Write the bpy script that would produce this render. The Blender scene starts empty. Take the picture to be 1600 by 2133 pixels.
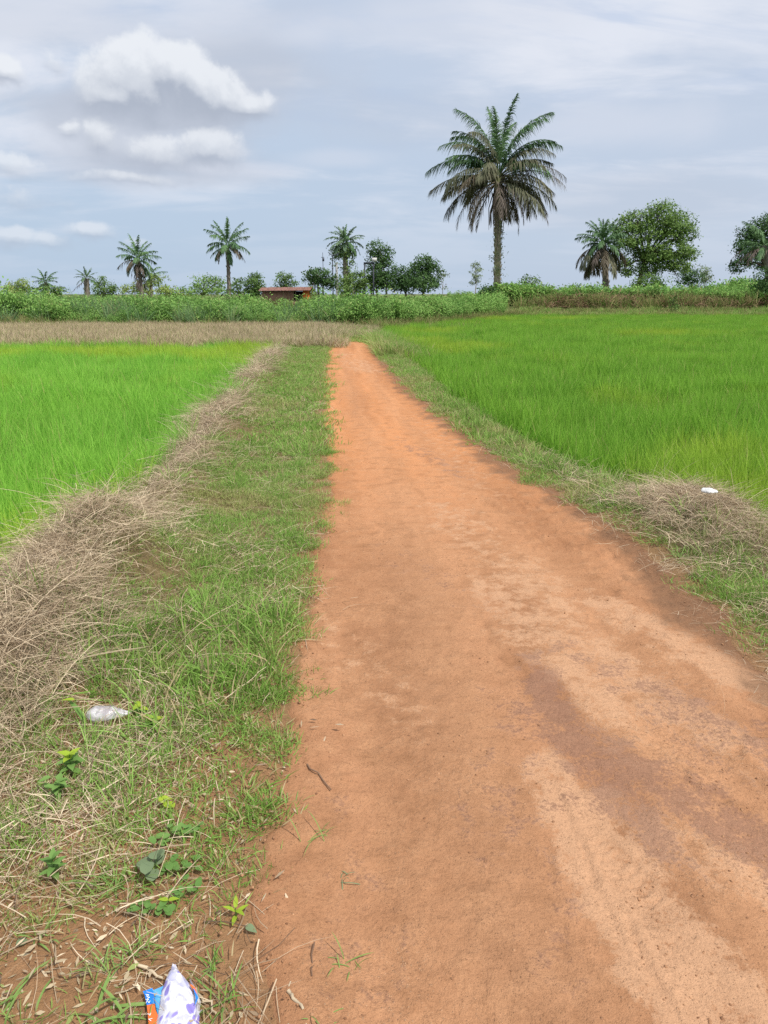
import bpy, math, random
import numpy as np
from mathutils import Vector, Euler, Matrix

SC = bpy.context.scene
COL = SC.collection
rad = math.radians

# ------------------------------------------------------------------ camera
CAM_H = 1.6
PITCH = math.atan((1066.5 - 612) / 1552.0)
cam_data = bpy.data.cameras.new('camera')
cam = bpy.data.objects.new('camera', cam_data)
COL.objects.link(cam)
cam.location = (0, 0, CAM_H)
cam.rotation_euler = (rad(90) - PITCH, 0, 0)
cam_data.sensor_fit = 'VERTICAL'
cam_data.sensor_height = 24.0
cam_data.lens = 24.0 * 1552.0 / 2133.0
cam_data.clip_start = 0.02
cam_data.clip_end = 6000
SC.camera = cam
SC.render.resolution_x, SC.render.resolution_y = 768, 1024

CP, SP = math.cos(PITCH), math.sin(PITCH)
def ray(px, py):
    a, b = (px - 800) / 1552.0, (1066.5 - py) / 1552.0
    return np.array([a, CP + b * SP, -SP + b * CP])
def G(px, py, z=0.0):                       # point of the ground under a pixel
    d = ray(px, py); k = (z - CAM_H) / d[2]
    return d[0] * k, d[1] * k
def P(px, py, Y):                           # point at forward distance Y
    d = ray(px, py); k = Y / d[1]
    return np.array([d[0] * k, Y, CAM_H + d[2] * k])
def M_PER_PX(py, Y):
    b = (1066.5 - py) / 1552.0
    return Y / (CP + b * SP) / 1552.0
def azel(px, py):
    d = ray(px, py); d = d / np.linalg.norm(d)
    return math.atan2(d[0], d[1]), math.asin(d[2])

# ------------------------------------------------------------------ node helper
class NT:
    def __init__(s, tree): s.t = tree; s.n = tree.nodes; s.l = tree.links
    def node(s, typ, **kw):
        nd = s.n.new(typ)
        for k, v in kw.items(): setattr(nd, k, v)
        return nd
    def put(s, sock, v):
        if v is None: return
        if hasattr(v, 'is_output'): s.l.new(v, sock)
        else:
            if isinstance(v, (tuple, list)) and sock.type == 'RGBA' and len(v) == 3: v = (*v, 1)
            sock.default_value = v
    def math(s, op, a, b=None, c=None, clamp=False):
        nd = s.node('ShaderNodeMath', operation=op, use_clamp=clamp)
        for i, v in enumerate((a, b, c)): s.put(nd.inputs[i], v)
        return nd.outputs[0]
    def vmath(s, op, a, b=None):
        nd = s.node('ShaderNodeVectorMath', operation=op)
        s.put(nd.inputs[0], a); s.put(nd.inputs[1], b)
        return nd.outputs['Value'] if op in ('LENGTH', 'DOT_PRODUCT', 'DISTANCE') else nd.outputs[0]
    def mix(s, f, a, b, blend='MIX'):
        nd = s.node('ShaderNodeMix', data_type='RGBA', blend_type=blend)
        s.put(nd.inputs[0], f); s.put(nd.inputs[6], a); s.put(nd.inputs[7], b)
        return nd.outputs[2]
    def noise(s, vec, scale, detail=3.0, rough=0.5, dist=0.0, out=0):
        nd = s.node('ShaderNodeTexNoise')
        s.put(nd.inputs['Vector'], vec)
        for k, v in (('Scale', scale), ('Detail', detail), ('Roughness', rough), ('Distortion', dist)):
            nd.inputs[k].default_value = v
        return nd.outputs[out]
    def voro(s, vec, scale, feature='F1', out='Distance'):
        nd = s.node('ShaderNodeTexVoronoi', feature=feature)
        s.put(nd.inputs['Vector'], vec); nd.inputs['Scale'].default_value = scale
        return nd.outputs[out]
    def rng(s, v, a, b, c=0.0, d=1.0, smooth=True):
        nd = s.node('ShaderNodeMapRange', interpolation_type='SMOOTHSTEP' if smooth else 'LINEAR')
        for i, x in enumerate((v, a, b, c, d)): s.put(nd.inputs[i], x)
        return nd.outputs[0]
    def attr(s, name, typ='GEOMETRY', out='Fac'):
        nd = s.node('ShaderNodeAttribute', attribute_name=name, attribute_type=typ)
        return nd.outputs[out]
    def xyz(s, x, y, z):
        nd = s.node('ShaderNodeCombineXYZ')
        for i, v in enumerate((x, y, z)): s.put(nd.inputs[i], v)
        return nd.outputs[0]
    def sep(s, v):
        nd = s.node('ShaderNodeSeparateXYZ'); s.put(nd.inputs[0], v); return nd.outputs
    def bump(s, h, strength=0.5, dist=0.01):
        nd = s.node('ShaderNodeBump'); nd.inputs['Strength'].default_value = strength
        nd.inputs['Distance'].default_value = dist; s.put(nd.inputs['Height'], h)
        return nd.outputs[0]

def s2l(r, g, b):
    f = lambda c: (c / 255 / 12.92) if c / 255 <= 0.04045 else ((c / 255 + 0.055) / 1.055) ** 2.4
    return (f(r), f(g), f(b))

# ------------------------------------------------------------------ sun and sky
SUN_EL, SUN_AZ = 56.0, 136.0               # azimuth clockwise from the view direction (+Y)
sun_dir = Vector((math.sin(rad(SUN_AZ)) * math.cos(rad(SUN_EL)), math.cos(rad(SUN_AZ)) * math.cos(rad(SUN_EL)), math.sin(rad(SUN_EL))))
sl = bpy.data.lights.new('sun', 'SUN'); sl.energy = 4.4; sl.angle = rad(0.6); sl.color = (1.0, 0.95, 0.87)
so = bpy.data.objects.new('sun', sl); COL.objects.link(so)
so.rotation_euler = sun_dir.to_track_quat('Z', 'Y').to_euler()
so.location = (30, -20, 60)

world = bpy.data.worlds.new('World'); SC.world = world; world.use_nodes = True
world.node_tree.nodes.clear()

def cloud_group():
    """cumulus: D is how thick the cloud stands in a direction, S how high in its own cloud (0 base, 1 top)"""
    g = bpy.data.node_groups.new('cumulus_density', 'ShaderNodeTree')
    g.interface.new_socket('P', in_out='INPUT', socket_type='NodeSocketVector')
    g.interface.new_socket('D', in_out='OUTPUT', socket_type='NodeSocketFloat')
    g.interface.new_socket('S', in_out='OUTPUT', socket_type='NodeSocketFloat')
    w = NT(g)
    gi = w.node('NodeGroupInput'); go = w.node('NodeGroupOutput')
    p = gi.outputs[0]
    warp = w.vmath('SUBTRACT', w.noise(p, 13.0, 4.0, 0.55, out=1), (0.5, 0.5, 0.5))
    pw = w.vmath('ADD', p, w.vmath('MULTIPLY', warp, (0.045, 0.028, 0.0)))
    #        px   py   rx   ry   weight  base  top
    blobs = [(395, 178, 100, 74, 1.0, 232, 92), (290, 165, 112, 96, 1.1, 232, 92), (350, 160, 100, 75, 1.1, 238, 92), (430, 195, 135, 64, 1.0, 245, 135), (510, 214, 80, 40, 0.85, 250, 170), (240, 195, 90, 62, 1.0, 235, 110),
             (440, 302, 84, 54, 1.0, 352, 262), (222, 285, 55, 50, 0.65, 335, 245), (330, 322, 150, 46, 0.6, 356, 290), (5, 140, 46, 34, 0.9, 190, 110),
             (185, 478, 78, 22, 0.7, 512, 458), (110, 500, 62, 20, 0.6, 530, 480), (20, 492, 60, 26, 0.65, 535, 468), (285, 505, 30, 16, 0.35, 530, 488),
             (270, 370, 150, 15, 0.6, 392, 352), (30, 345, 75, 26, 0.5, 385, 322), (135, 262, 28, 18, 0.35, 285, 245), (30, 405, 100, 30, 0.4, 450, 380), (110, 125, 34, 24, 0.35, 155, 105),
             (-260, 300, 150, 80, 0.9, 380, 220), (-420, 330, 120, 60, 0.9, 390, 270), (-300, 490, 140, 26, 0.7, 520, 465), (2050, 470, 190, 30, 0.6, 500, 440), (1950, 300, 120, 50, 0.6, 350, 250)]
    D = None; num = None; den = None
    for (x, y, rx, ry, wt, yb, yt) in blobs:
        u, v = azel(x, y); d = ray(x, y); dist = np.linalg.norm(d)
        au = rx / 1552.0 / math.hypot(d[0], d[1]); av = ry / 1552.0 / dist
        yb, yt = y + 0.66 * ry, y - 0.95 * ry
        vb, vt = azel(x, yb)[1], azel(x, yt)[1]
        q = w.vmath('LENGTH', w.vmath('MULTIPLY', w.vmath('SUBTRACT', pw, (u, v, 0)), (1 / au, 1 / av, 0)))
        q = w.math('MULTIPLY_ADD', q, -wt, wt)
        D = q if D is None else w.math('SMOOTH_MAX', D, q, 0.18)
        wgt = w.math('POWER', w.math('MAXIMUM', w.math('ADD', q, 0.35), 0.0), 3.0)
        t = w.math('MULTIPLY_ADD', w.sep(pw)[1], 1 / (vt - vb), -vb / (vt - vb))
        nm = w.math('MULTIPLY', wgt, t)
        num = nm if num is None else w.math('ADD', num, nm); den = wgt if den is None else w.math('ADD', den, wgt)
    n = w.noise(p, 24.0, 9.0, 0.60, 0.1)
    n = w.math('SUBTRACT', n, 0.5)
    w.l.new(w.math('MULTIPLY_ADD', n, 1.05, D), go.inputs[0])
    w.l.new(w.math('MULTIPLY_ADD', n, 0.35, w.math('DIVIDE', num, w.math('ADD', den, 0.0005))), go.inputs[1])
    return g

def build_world():
    w = NT(world.node_tree)
    tc = w.node('ShaderNodeTexCoord')
    d = tc.outputs['Generated']
    x, y, z = w.sep(d)[:3]
    u = w.math('ARCTAN2', x, y)
    v = w.math('ARCSINE', z)
    p = w.xyz(u, v, 0.0)
    sky = w.node('ShaderNodeTexSky', sky_type='NISHITA')
    sky.sun_disc = False; sky.sun_elevation = rad(SUN_EL); sky.sun_rotation = rad(SUN_AZ)
    sky.air_density = 1.0; sky.dust_density = 2.0; sky.ozone_density = 1.0
    K = 10.0                                # the Background runs at strength 0.1
    c = lambda r, g, b: tuple(K * q for q in s2l(r, g, b))
    # thin veil of high cloud over the blue, denser overhead
    veil = w.mix(w.rng(v, 0.0, 0.55), c(188, 208, 231), c(211, 219, 236))
    veil = w.mix(w.rng(u, -0.35, 0.5, 0.0, 0.55), veil, c(206, 215, 232))
    base = w.mix(0.90, sky.outputs[0], veil)
    zz = w.math('ADD', w.math('MAXIMUM', z, 0.0), 0.16)
    q = w.xyz(w.math('DIVIDE', x, zz), w.math('DIVIDE', y, zz), 0.0)
    n1 = w.noise(w.vmath('MULTIPLY', q, (0.75, 1.35, 1.0)), 2.1, 9.0, 0.60, 0.35)
    n2 = w.noise(w.vmath('ADD', q, (7.3, 2.1, 0)), 0.75, 4.0, 0.5, 0.2)
    cov = w.math('MULTIPLY_ADD', n2, 0.75, w.math('MULTIPLY', n1, 0.55))
    cov = w.math('ADD', cov, w.rng(v, 0.08, 0.60, -0.10, 0.08))
    hi = w.rng(cov, 0.48, 0.68, 0.0, 0.95)
    base = w.mix(w.math('MULTIPLY', hi, w.rng(v, 0.03, 0.20, 0.15, 1.0)), base, c(227, 232, 243))
    n3 = w.noise(w.vmath('MULTIPLY', w.vmath('ADD', q, (3.1, 9.4, 0)), (0.6, 1.5, 1)), 2.3, 8.0, 0.58, 0.5)
    gap = w.math('MULTIPLY', w.rng(n3, 0.52, 0.68), w.rng(v, 0.10, 0.40, 0.0, 0.7))
    base = w.mix(gap, base, c(178, 198, 228))
    # grey undersides of a soft cloud sheet
    n4 = w.noise(w.vmath('ADD', w.vmath('MULTIPLY', p, (1.0, 1.6, 1)), (2.0, 5.0, 0)), 6.5, 5.0, 0.5, 0.3)
    def soft(px, py, rx, ry, amt):
        uu, vv = azel(px, py)
        l = w.vmath('LENGTH', w.vmath('MULTIPLY', w.vmath('SUBTRACT', p, (uu, vv, 0)), (1552.0 / rx, 1552.0 / ry, 0)))
        return w.math('MULTIPLY', w.rng(w.math('ADD', l, w.math('MULTIPLY', w.math('SUBTRACT', n4, 0.5), 1.6)), 1.15, 0.25), amt)
    for b in ((560, 150, 200, 120, 0.75), (330, 228, 280, 75, 1.0), (330, 335, 240, 60, 0.9), (120, 60, 260, 60, 0.35), (900, 250, 260, 60, 0.25), (1300, 420, 330, 70, 0.3)):
        base = w.mix(soft(*b), base, c(192, 200, 215))
    for b in ((640, 70, 120, 40, 0.6), (950, 40, 260, 50, 0.6), (700, 330, 120, 22, 0.4), (1300, 260, 260, 50, 0.55), (60, 20, 260, 40, 0.5), (450, 30, 130, 45, 0.5), (480, 350, 160, 16, 0.5)):
        base = w.mix(soft(*b), base, c(217, 223, 236))
    grp = cloud_group()
    def dens(vec):
        nd = w.node('ShaderNodeGroup'); nd.node_tree = grp; w.l.new(vec, nd.inputs[0]); return nd.outputs
    D0, S0 = dens(p)[:2]
    D2 = dens(w.vmath('ADD', p, (0.006, 0.012, 0.0)))[0]
    lit = w.math('MULTIPLY_ADD', w.math('SUBTRACT', D0, D2), 0.9, S0)
    ccol = w.mix(w.rng(lit, -0.05, 0.5), c(174, 183, 199), c(210, 216, 226))
    ccol = w.mix(w.rng(lit, 0.40, 1.02), ccol, c(236, 240, 246))
    alpha = w.rng(D0, w.rng(S0, 0.1, 0.6, -0.16, 0.02), w.rng(S0, 0.15, 0.8, 0.66, 0.34))
    fade = w.rng(v, 0.04, 0.28, 0.5, 0.95)
    base = w.mix(w.math('MULTIPLY', alpha, fade), base, ccol)
    # below the horizon the dome mirrors hazy land
    base = w.mix(w.rng(z, -0.02, 0.0, 1.0, 0.0), base, c(150, 155, 135))
    bg = w.node('ShaderNodeBackground'); bg.inputs[1].default_value = 0.1
    w.l.new(base, bg.inputs[0])
    out = w.node('ShaderNodeOutputWorld'); w.l.new(bg.outputs[0], out.inputs[0])
build_world()

vs = SC.view_settings
vs.view_transform = 'Standard'; vs.look = 'None'; vs.exposure = 0.0; vs.gamma = 1.0
vs.use_curve_mapping = False
SC.cycles.use_denoising = False
SC.cycles.max_bounces = 6; SC.cycles.diffuse_bounces = 3; SC.cycles.transmission_bounces = 4
SC.cycles.transparent_max_bounces = 8; SC.cycles.sample_clamp_indirect = 4.0

# ------------------------------------------------------------------ numpy helpers
def _h(ix, iy, seed):
    with np.errstate(over='ignore'):
        n = (ix.astype(np.int64) * 374761393 + iy.astype(np.int64) * 668265263 + seed * 1442695041) & 0xffffffff
        n = ((n ^ (n >> 13)) * 1274126177) & 0xffffffff
        return ((n ^ (n >> 16)) & 0xffffff) / float(0xffffff)
def vnoise(x, y, seed=0):
    x = np.asarray(x, float); y = np.asarray(y, float)
    ix, iy = np.floor(x), np.floor(y); fx, fy = x - ix, y - iy
    fx = fx * fx * (3 - 2 * fx); fy = fy * fy * (3 - 2 * fy)
    a, b = _h(ix, iy, seed), _h(ix + 1, iy, seed); c, d = _h(ix, iy + 1, seed), _h(ix + 1, iy + 1, seed)
    return (a * (1 - fx) + b * fx) * (1 - fy) + (c * (1 - fx) + d * fx) * fy
def fbm(x, y, seed=0, oct=4, rough=0.5):
    s, a, t = 0.0, 1.0, 0.0
    for i in range(oct):
        s = s + a * vnoise(x * 2 ** i + 17.3 * i, y * 2 ** i - 9.1 * i, seed + i); t += a; a *= rough
    return s / t
def sst(x, a, b):
    t = np.clip((np.asarray(x, float) - a) / (b - a), 0, 1); return t * t * (3 - 2 * t)

class MB:
    """collects vertices, faces and per-point values of one mesh"""
    def __init__(s): s.v = []; s.f = {}; s.a = {}; s.n = 0
    def add(s, V, F, **attrs):
        V = np.asarray(V, float).reshape(-1, 3); F = np.asarray(F, np.int64)
        s.v.append(V); s.f.setdefault(F.shape[1], []).append(F + s.n)
        for k, val in attrs.items():
            s.a.setdefault(k, []).append((s.n, np.broadcast_to(np.asarray(val, float), (len(V),))))
        s.n += len(V); return s
    def mesh(s, name, mats, smooth=False):
        me = bpy.data.meshes.new(name)
        V = np.concatenate(s.v) if s.v else np.zeros((0, 3))
        me.vertices.add(len(V)); me.vertices.foreach_set('co', V.ravel())
        starts, idx, base = [], [], 0
        for k in sorted(s.f):
            F = np.concatenate(s.f[k]); idx.append(F.ravel())
            starts.append(base + np.arange(len(F)) * k); base += F.size
        if idx:
            idx = np.concatenate(idx); starts = np.concatenate(starts)
            me.loops.add(len(idx)); me.polygons.add(len(starts))
            me.loops.foreach_set('vertex_index', idx.astype(np.int32))
            me.polygons.foreach_set('loop_start', starts.astype(np.int32))
            if smooth: me.polygons.foreach_set('use_smooth', np.ones(len(starts), bool))
        for k, parts in s.a.items():
            arr = np.zeros(len(V))
            for o, val in parts: arr[o:o + len(val)] = val
            me.attributes.new(k, 'FLOAT', 'POINT').data.foreach_set('value', arr.astype(np.float32))
        for m in (mats if isinstance(mats, (list, tuple)) else [mats]): me.materials.append(m)
        me.update(calc_edges=True)
        me.validate()
        return me

def link(name, me, parent=None, loc=(0, 0, 0), rot=(0, 0, 0), scale=(1, 1, 1)):
    o = bpy.data.objects.new(name, me); COL.objects.link(o)
    o.location = loc; o.rotation_euler = rot; o.scale = scale
    if parent is not None: o.parent = parent
    return o
def tag(o, label=None, cat=None, group=None, kind=None):
    for k, v in (('label', label), ('category', cat), ('group', group), ('kind', kind)):
        if v: o[k] = v
    return o
def thing(name, label, cat, loc=(0, 0, 0), rotz=0.0, group=None):
    o = bpy.data.objects.new(name, None); COL.objects.link(o)
    o.empty_display_size = 0.1; o.location = loc; o.rotation_euler = (0, 0, rotz)
    return tag(o, label, cat, group)

def tube(mb, pts, radii, n=6, cap=True, **attrs):
    pts = np.asarray(pts, float); m = len(pts)
    radii = np.broadcast_to(np.asarray(radii, float), (m,))
    tan = np.gradient(pts, axis=0); tan /= np.linalg.norm(tan, axis=1)[:, None] + 1e-9
    ref = np.array([1.0, 0, 0]) if abs(tan[:, 0]).mean() < 0.7 else np.array([0, 1.0, 0])
    s = np.cross(tan, ref); s /= np.linalg.norm(s, axis=1)[:, None] + 1e-9
    q = np.cross(tan, s)
    a = np.arange(n) / n * 2 * math.pi
    V = pts[:, None] + radii[:, None, None] * (np.cos(a)[None, :, None] * s[:, None] + np.sin(a)[None, :, None] * q[:, None])
    i, j = np.meshgrid(np.arange(m - 1), np.arange(n), indexing='ij')
    F = np.stack([i * n + j, i * n + (j + 1) % n, (i + 1) * n + (j + 1) % n, (i + 1) * n + j], -1).reshape(-1, 4)
    at = {k: (np.repeat(v, n) if np.ndim(v) else v) for k, v in attrs.items()}
    mb.add(V.reshape(-1, 3), F, **at)
    if cap:
        for e, flip in ((0, True), (m - 1, False)):
            ring = np.arange(n) if not flip else np.arange(n)[::-1]
            mb.add(V[e], [ring], **{k: (v[e] if np.ndim(v) else v) for k, v in attrs.items()})

def box(mb, c, size, **attrs):
    c = np.asarray(c, float); h = np.asarray(size, float) / 2
    V = np.array([[sx, sy, sz] for sz in (-1, 1) for sy in (-1, 1) for sx in (-1, 1)]) * h + c
    F = [[0, 2, 3, 1], [4, 5, 7, 6], [0, 1, 5, 4], [2, 6, 7, 3], [0, 4, 6, 2], [1, 3, 7, 5]]
    mb.add(V, F, **attrs)

def strips(mb, base, dirs, side, length, width, bend, seg=3, rng=None, r=None, prof=None, tofs=0.0):
    """many thin leaf blades: base (N,3), start direction, width direction, bend vector added quadratically"""
    N = len(base); t = np.linspace(0, 1, seg + 1)
    prof = prof if prof is not None else np.array([0.75, 1.0, 0.7, 0.0] if seg == 3 else np.sqrt(np.clip(1 - t ** 2, 0, 1)))
    L = np.asarray(length, float).reshape(N, 1, 1); W = np.asarray(width, float).reshape(-1, 1, 1) * np.ones((N, 1, 1))
    mid = base[:, None] + dirs[:, None] * (t[None, :, None] * L) + bend[:, None] * (t[None, :, None] ** 2 * L)
    lo = mid - side[:, None] * W * prof[None, :, None] / 2; hi = mid + side[:, None] * W * prof[None, :, None] / 2
    V = np.stack([lo, hi], 2)              # N, seg+1, 2, 3
    V = V.reshape(N, -1, 3)[:, :2 * seg + 1]   # the tip is one vertex
    k = 2 * seg + 1
    r = np.random.rand(N) if r is None else np.broadcast_to(r, (N,))
    tt = np.repeat(t, 2)[:k]
    off = np.arange(N)[:, None, None] * k
    Fq = np.array([[2 * i, 2 * i + 1, 2 * i + 3, 2 * i + 2] for i in range(seg - 1)]).reshape(1, -1, 4)
    n0 = mb.n
    mb.add(V.reshape(-1, 3), (Fq + off).reshape(-1, 4), t=np.tile(tt, N), r=np.repeat(r, k))
    Ft = (np.array([[[2 * seg - 2, 2 * seg - 1, 2 * seg]]]) + off).reshape(-1, 3)
    mb.f.setdefault(3, []).append(Ft + n0)

def unit(v): return v / (np.linalg.norm(v, axis=-1, keepdims=True) + 1e-9)

# ------------------------------------------------------------------ materials
def new_mat(name):
    m = bpy.data.materials.new(name); m.use_nodes = True; m.node_tree.nodes.clear()
    w = NT(m.node_tree); out = w.node('ShaderNodeOutputMaterial')
    return m, w, out
def principled(w, color, rough=0.8, spec=0.3, normal=None, **kw):
    b = w.node('ShaderNodeBsdfPrincipled')
    w.put(b.inputs['Base Color'], color); w.put(b.inputs['Roughness'], rough)
    b.inputs['Specular IOR Level'].default_value = spec
    if normal is not None: w.l.new(normal, b.inputs['Normal'])
    for k, v in kw.items(): w.put(b.inputs[k], v)
    return b.outputs[0]
def leafy(name, dark, light, tip=None, dry=None, dry_amt=0.0, transl=0.35, rough=0.6, spec=0.18, wscale=0.5, wamt=0.6, world2=None):
    """leaf colour from per-blade chance (r), per-clump chance (Object Info) and wide patches in world space"""
    m, w, out = new_mat(name)
    pos = w.node('ShaderNodeNewGeometry').outputs['Position']
    oi = w.node('ShaderNodeObjectInfo').outputs['Random']
    n = w.noise(pos, wscale, 3.0, 0.55)
    f = w.math('ADD', w.math('MULTIPLY', w.rng(n, 0.3, 0.7), wamt), w.math('MULTIPLY', w.attr('r'), 1 - wamt))
    f = w.math('MULTIPLY_ADD', w.math('SUBTRACT', oi, 0.5), 0.3, f, clamp=True)
    col = w.mix(f, dark, light)
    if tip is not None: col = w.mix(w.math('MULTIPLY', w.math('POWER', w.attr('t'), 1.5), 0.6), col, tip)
    if world2 is not None:
        n2 = w.noise(w.vmath('ADD', pos, (31, 7, 0)), world2[0], 3.0, 0.6)
        col = w.mix(w.rng(n2, world2[1], world2[2], 0, world2[4] if len(world2) > 4 else 0.8), col, world2[3])
    if dry is not None:
        col = w.mix(w.rng(w.math('FRACT', w.math('MULTIPLY_ADD', w.attr('r'), 7.31, oi)), 1 - dry_amt - 0.02, 1 - dry_amt + 0.02), col, dry)
    b = principled(w, col, rough, spec)
    tr = w.node('ShaderNodeBsdfTranslucent'); w.l.new(col, tr.inputs[0])
    mx = w.node('ShaderNodeMixShader'); mx.inputs[0].default_value = transl
    w.l.new(b, mx.inputs[1]); w.l.new(tr.outputs[0], mx.inputs[2]); w.l.new(mx.outputs[0], out.inputs[0])
    return m

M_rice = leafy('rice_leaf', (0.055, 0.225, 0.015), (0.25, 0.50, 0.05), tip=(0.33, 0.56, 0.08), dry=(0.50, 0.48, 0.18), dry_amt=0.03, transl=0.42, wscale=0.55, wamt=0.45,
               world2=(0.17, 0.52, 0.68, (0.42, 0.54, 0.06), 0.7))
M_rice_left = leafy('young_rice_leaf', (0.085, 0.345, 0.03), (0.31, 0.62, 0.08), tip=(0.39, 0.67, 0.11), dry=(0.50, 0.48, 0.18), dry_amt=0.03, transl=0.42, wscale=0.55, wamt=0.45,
               world2=(0.20, 0.48, 0.66, (0.44, 0.56, 0.06), 0.75))
M_turf = leafy('turf_grass', (0.17, 0.315, 0.05), (0.31, 0.49, 0.12), dry=(0.46, 0.38, 0.21), dry_amt=0.18, transl=0.3, wscale=1.6, wamt=0.5,
               world2=(0.9, 0.50, 0.66, (0.40, 0.37, 0.16), 0.62))
M_straw = leafy('dry_straw', (0.27, 0.19, 0.12), (0.78, 0.65, 0.46), dry=(0.15, 0.10, 0.065), dry_amt=0.16, transl=0.15, wscale=1.3, wamt=0.22, rough=0.6)
M_straw_far = leafy('dry_stubble', (0.35, 0.275, 0.175), (0.57, 0.475, 0.31), dry=(0.26, 0.31, 0.10), dry_amt=0.18, transl=0.15, wscale=0.5, wamt=0.5, rough=0.7)
M_hedge = leafy('crop_leaf', (0.115, 0.26, 0.055), (0.30, 0.49, 0.125), dry=(0.30, 0.34, 0.12), dry_amt=0.08, transl=0.3, wscale=0.35, wamt=0.5)
M_reed = leafy('reed_leaf', (0.11, 0.22, 0.09), (0.25, 0.37, 0.17), dry=(0.33, 0.30, 0.16), dry_amt=0.1, transl=0.3)
M_tan = leafy('tan_grass', (0.24, 0.20, 0.09), (0.40, 0.35, 0.16), dry=(0.16, 0.26, 0.06), dry_amt=0.42, transl=0.2, wscale=0.3, wamt=0.5)
M_brush = leafy('brush_stems', (0.13, 0.075, 0.05), (0.27, 0.17, 0.11), transl=0.0, rough=0.8)
def tree_mat(name, dark, light): return leafy(name, dark, light, transl=0.25, wscale=0.9, wamt=0.35, rough=0.55)
M_leaf_big = tree_mat('broadleaf_green', (0.065, 0.145, 0.035), (0.21, 0.32, 0.08))
M_leaf_dark = tree_mat('dark_broadleaf', (0.035, 0.09, 0.03), (0.10, 0.185, 0.055))
M_leaf_mid = tree_mat('mid_broadleaf', (0.07, 0.145, 0.035), (0.19, 0.29, 0.08))
M_leaf_light = tree_mat('pale_broadleaf', (0.17, 0.26, 0.055), (0.36, 0.44, 0.13))
M_leaf_fresh = tree_mat('fresh_broadleaf', (0.11, 0.22, 0.045), (0.26, 0.40, 0.10))
M_leaf_pale = tree_mat('grey_green_leaf', (0.16, 0.22, 0.13), (0.30, 0.36, 0.22))  # on the faint slender tree this colour also paints in distance haze
M_frond = tree_mat('palm_green', (0.055, 0.125, 0.055), (0.16, 0.27, 0.11))
M_frond_pale = tree_mat('palm_pale_green', (0.11, 0.19, 0.11), (0.21, 0.30, 0.17))  # pale tone also carries painted distance haze on the middle palm
M_frond_brown = tree_mat('palm_brown', (0.085, 0.07, 0.048), (0.19, 0.16, 0.11))
M_frond_olive = tree_mat('palm_olive', (0.085, 0.105, 0.06), (0.21, 0.20, 0.125))
M_frond_dead = tree_mat('palm_dead', (0.095, 0.075, 0.062), (0.20, 0.165, 0.14))
M_weed = leafy('weed_leaf', (0.11, 0.23, 0.055), (0.22, 0.37, 0.10), transl=0.3, wscale=3.0)
M_weed_lime = leafy('lime_leaf', (0.28, 0.42, 0.035), (0.42, 0.55, 0.06), transl=0.35, wscale=3.0)
M_weed_grey = leafy('grey_leaf', (0.15, 0.21, 0.11), (0.23, 0.29, 0.16), transl=0.2, wscale=3.0)
M_blade = leafy('grass_blade', (0.15, 0.28, 0.06), (0.29, 0.42, 0.13), transl=0.3, wscale=3.0)

def bark_mat(name, a, b, scale=3.0, moss=None):
    m, w, out = new_mat(name)
    tc = w.node('ShaderNodeTexCoord').outputs['Object']
    n = w.noise(w.vmath('MULTIPLY', tc, (1, 1, 0.35)), scale * 4, 5.0, 0.65)
    col = w.mix(w.rng(n, 0.3, 0.7), a, b)
    if moss is not None: col = w.mix(w.rng(w.noise(tc, scale * 0.9, 4.0, 0.6), 0.48, 0.6, 0, 0.8), col, moss)
    w.l.new(principled(w, col, 0.9, 0.15, w.bump(n, 0.8, 0.05)), out.inputs[0])
    return m
M_bark = bark_mat('bark', (0.05, 0.04, 0.03), (0.14, 0.11, 0.08))
M_bark_pale = bark_mat('pale_bark', (0.20, 0.17, 0.14), (0.36, 0.32, 0.27))
M_palm_bark = bark_mat('palm_bark', (0.22, 0.185, 0.14), (0.44, 0.39, 0.30), 2.0, moss=(0.24, 0.26, 0.11))
M_palm_bark_far = bark_mat('palm_bark_grey', (0.13, 0.11, 0.095), (0.26, 0.23, 0.19), 2.0)

# ------------------------------------------------------------------ the lie of the land
def poly_fn(pixels):
    pts = sorted([G(*p)[::-1] for p in pixels])
    ys = np.array([p[0] for p in pts]); xs = np.array([p[1] for p in pts])
    def f(y):
        y = np.asarray(y, float); r = np.interp(y, ys, xs)
        s0 = (xs[3] - xs[0]) / (ys[3] - ys[0])
        return np.where(y < ys[0], xs[0] + (y - ys[0]) * s0, r)
    return f
PL = poly_fn([(706, 707), (690, 714), (684, 735), (680, 800), (680, 850), (680, 900), (684, 960), (690, 1010), (684, 1060), (668, 1120), (652, 1180), (640, 1260), (630, 1330),
              (612, 1400), (610, 1500), (592, 1600), (570, 1700), (545, 1780), (528, 1850), (524, 1920), (540, 1990), (560, 2060), (590, 2133)])
PR = poly_fn([(758, 707), (772, 712), (786, 735), (800, 760), (850, 815), (905, 860), (965, 905), (1040, 962), (1120, 1012), (1200, 1060), (1270, 1108), (1335, 1165), (1405, 1220),
              (1475, 1285), (1540, 1345), (1610, 1400), (1760, 1530), (1960, 1700), (2200, 1900), (2460, 2133)])
RL = poly_fn([(575, 728), (545, 765), (505, 810), (460, 860), (415, 925), (345, 1000), (290, 1060), (230, 1130), (120, 1225), (0, 1330), (-160, 1480), (-420, 1700), (-700, 1950)])
RR = poly_fn([(786, 690), (815, 725), (850, 755), (905, 800), (1000, 872), (1090, 930), (1180, 975), (1270, 1010), (1360, 1045), (1470, 1090), (1560, 1135), (1680, 1210), (1900, 1330), (2200, 1500), (2600, 1750)])
Y_PATH_END = float(G(735, 707)[1])
Y_LEFT_END = 23.2
MOUND_R = G(1450, 1105)
MOUND_L = G(225, 1200)
MOUND_L2 = G(60, 1370)

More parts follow.
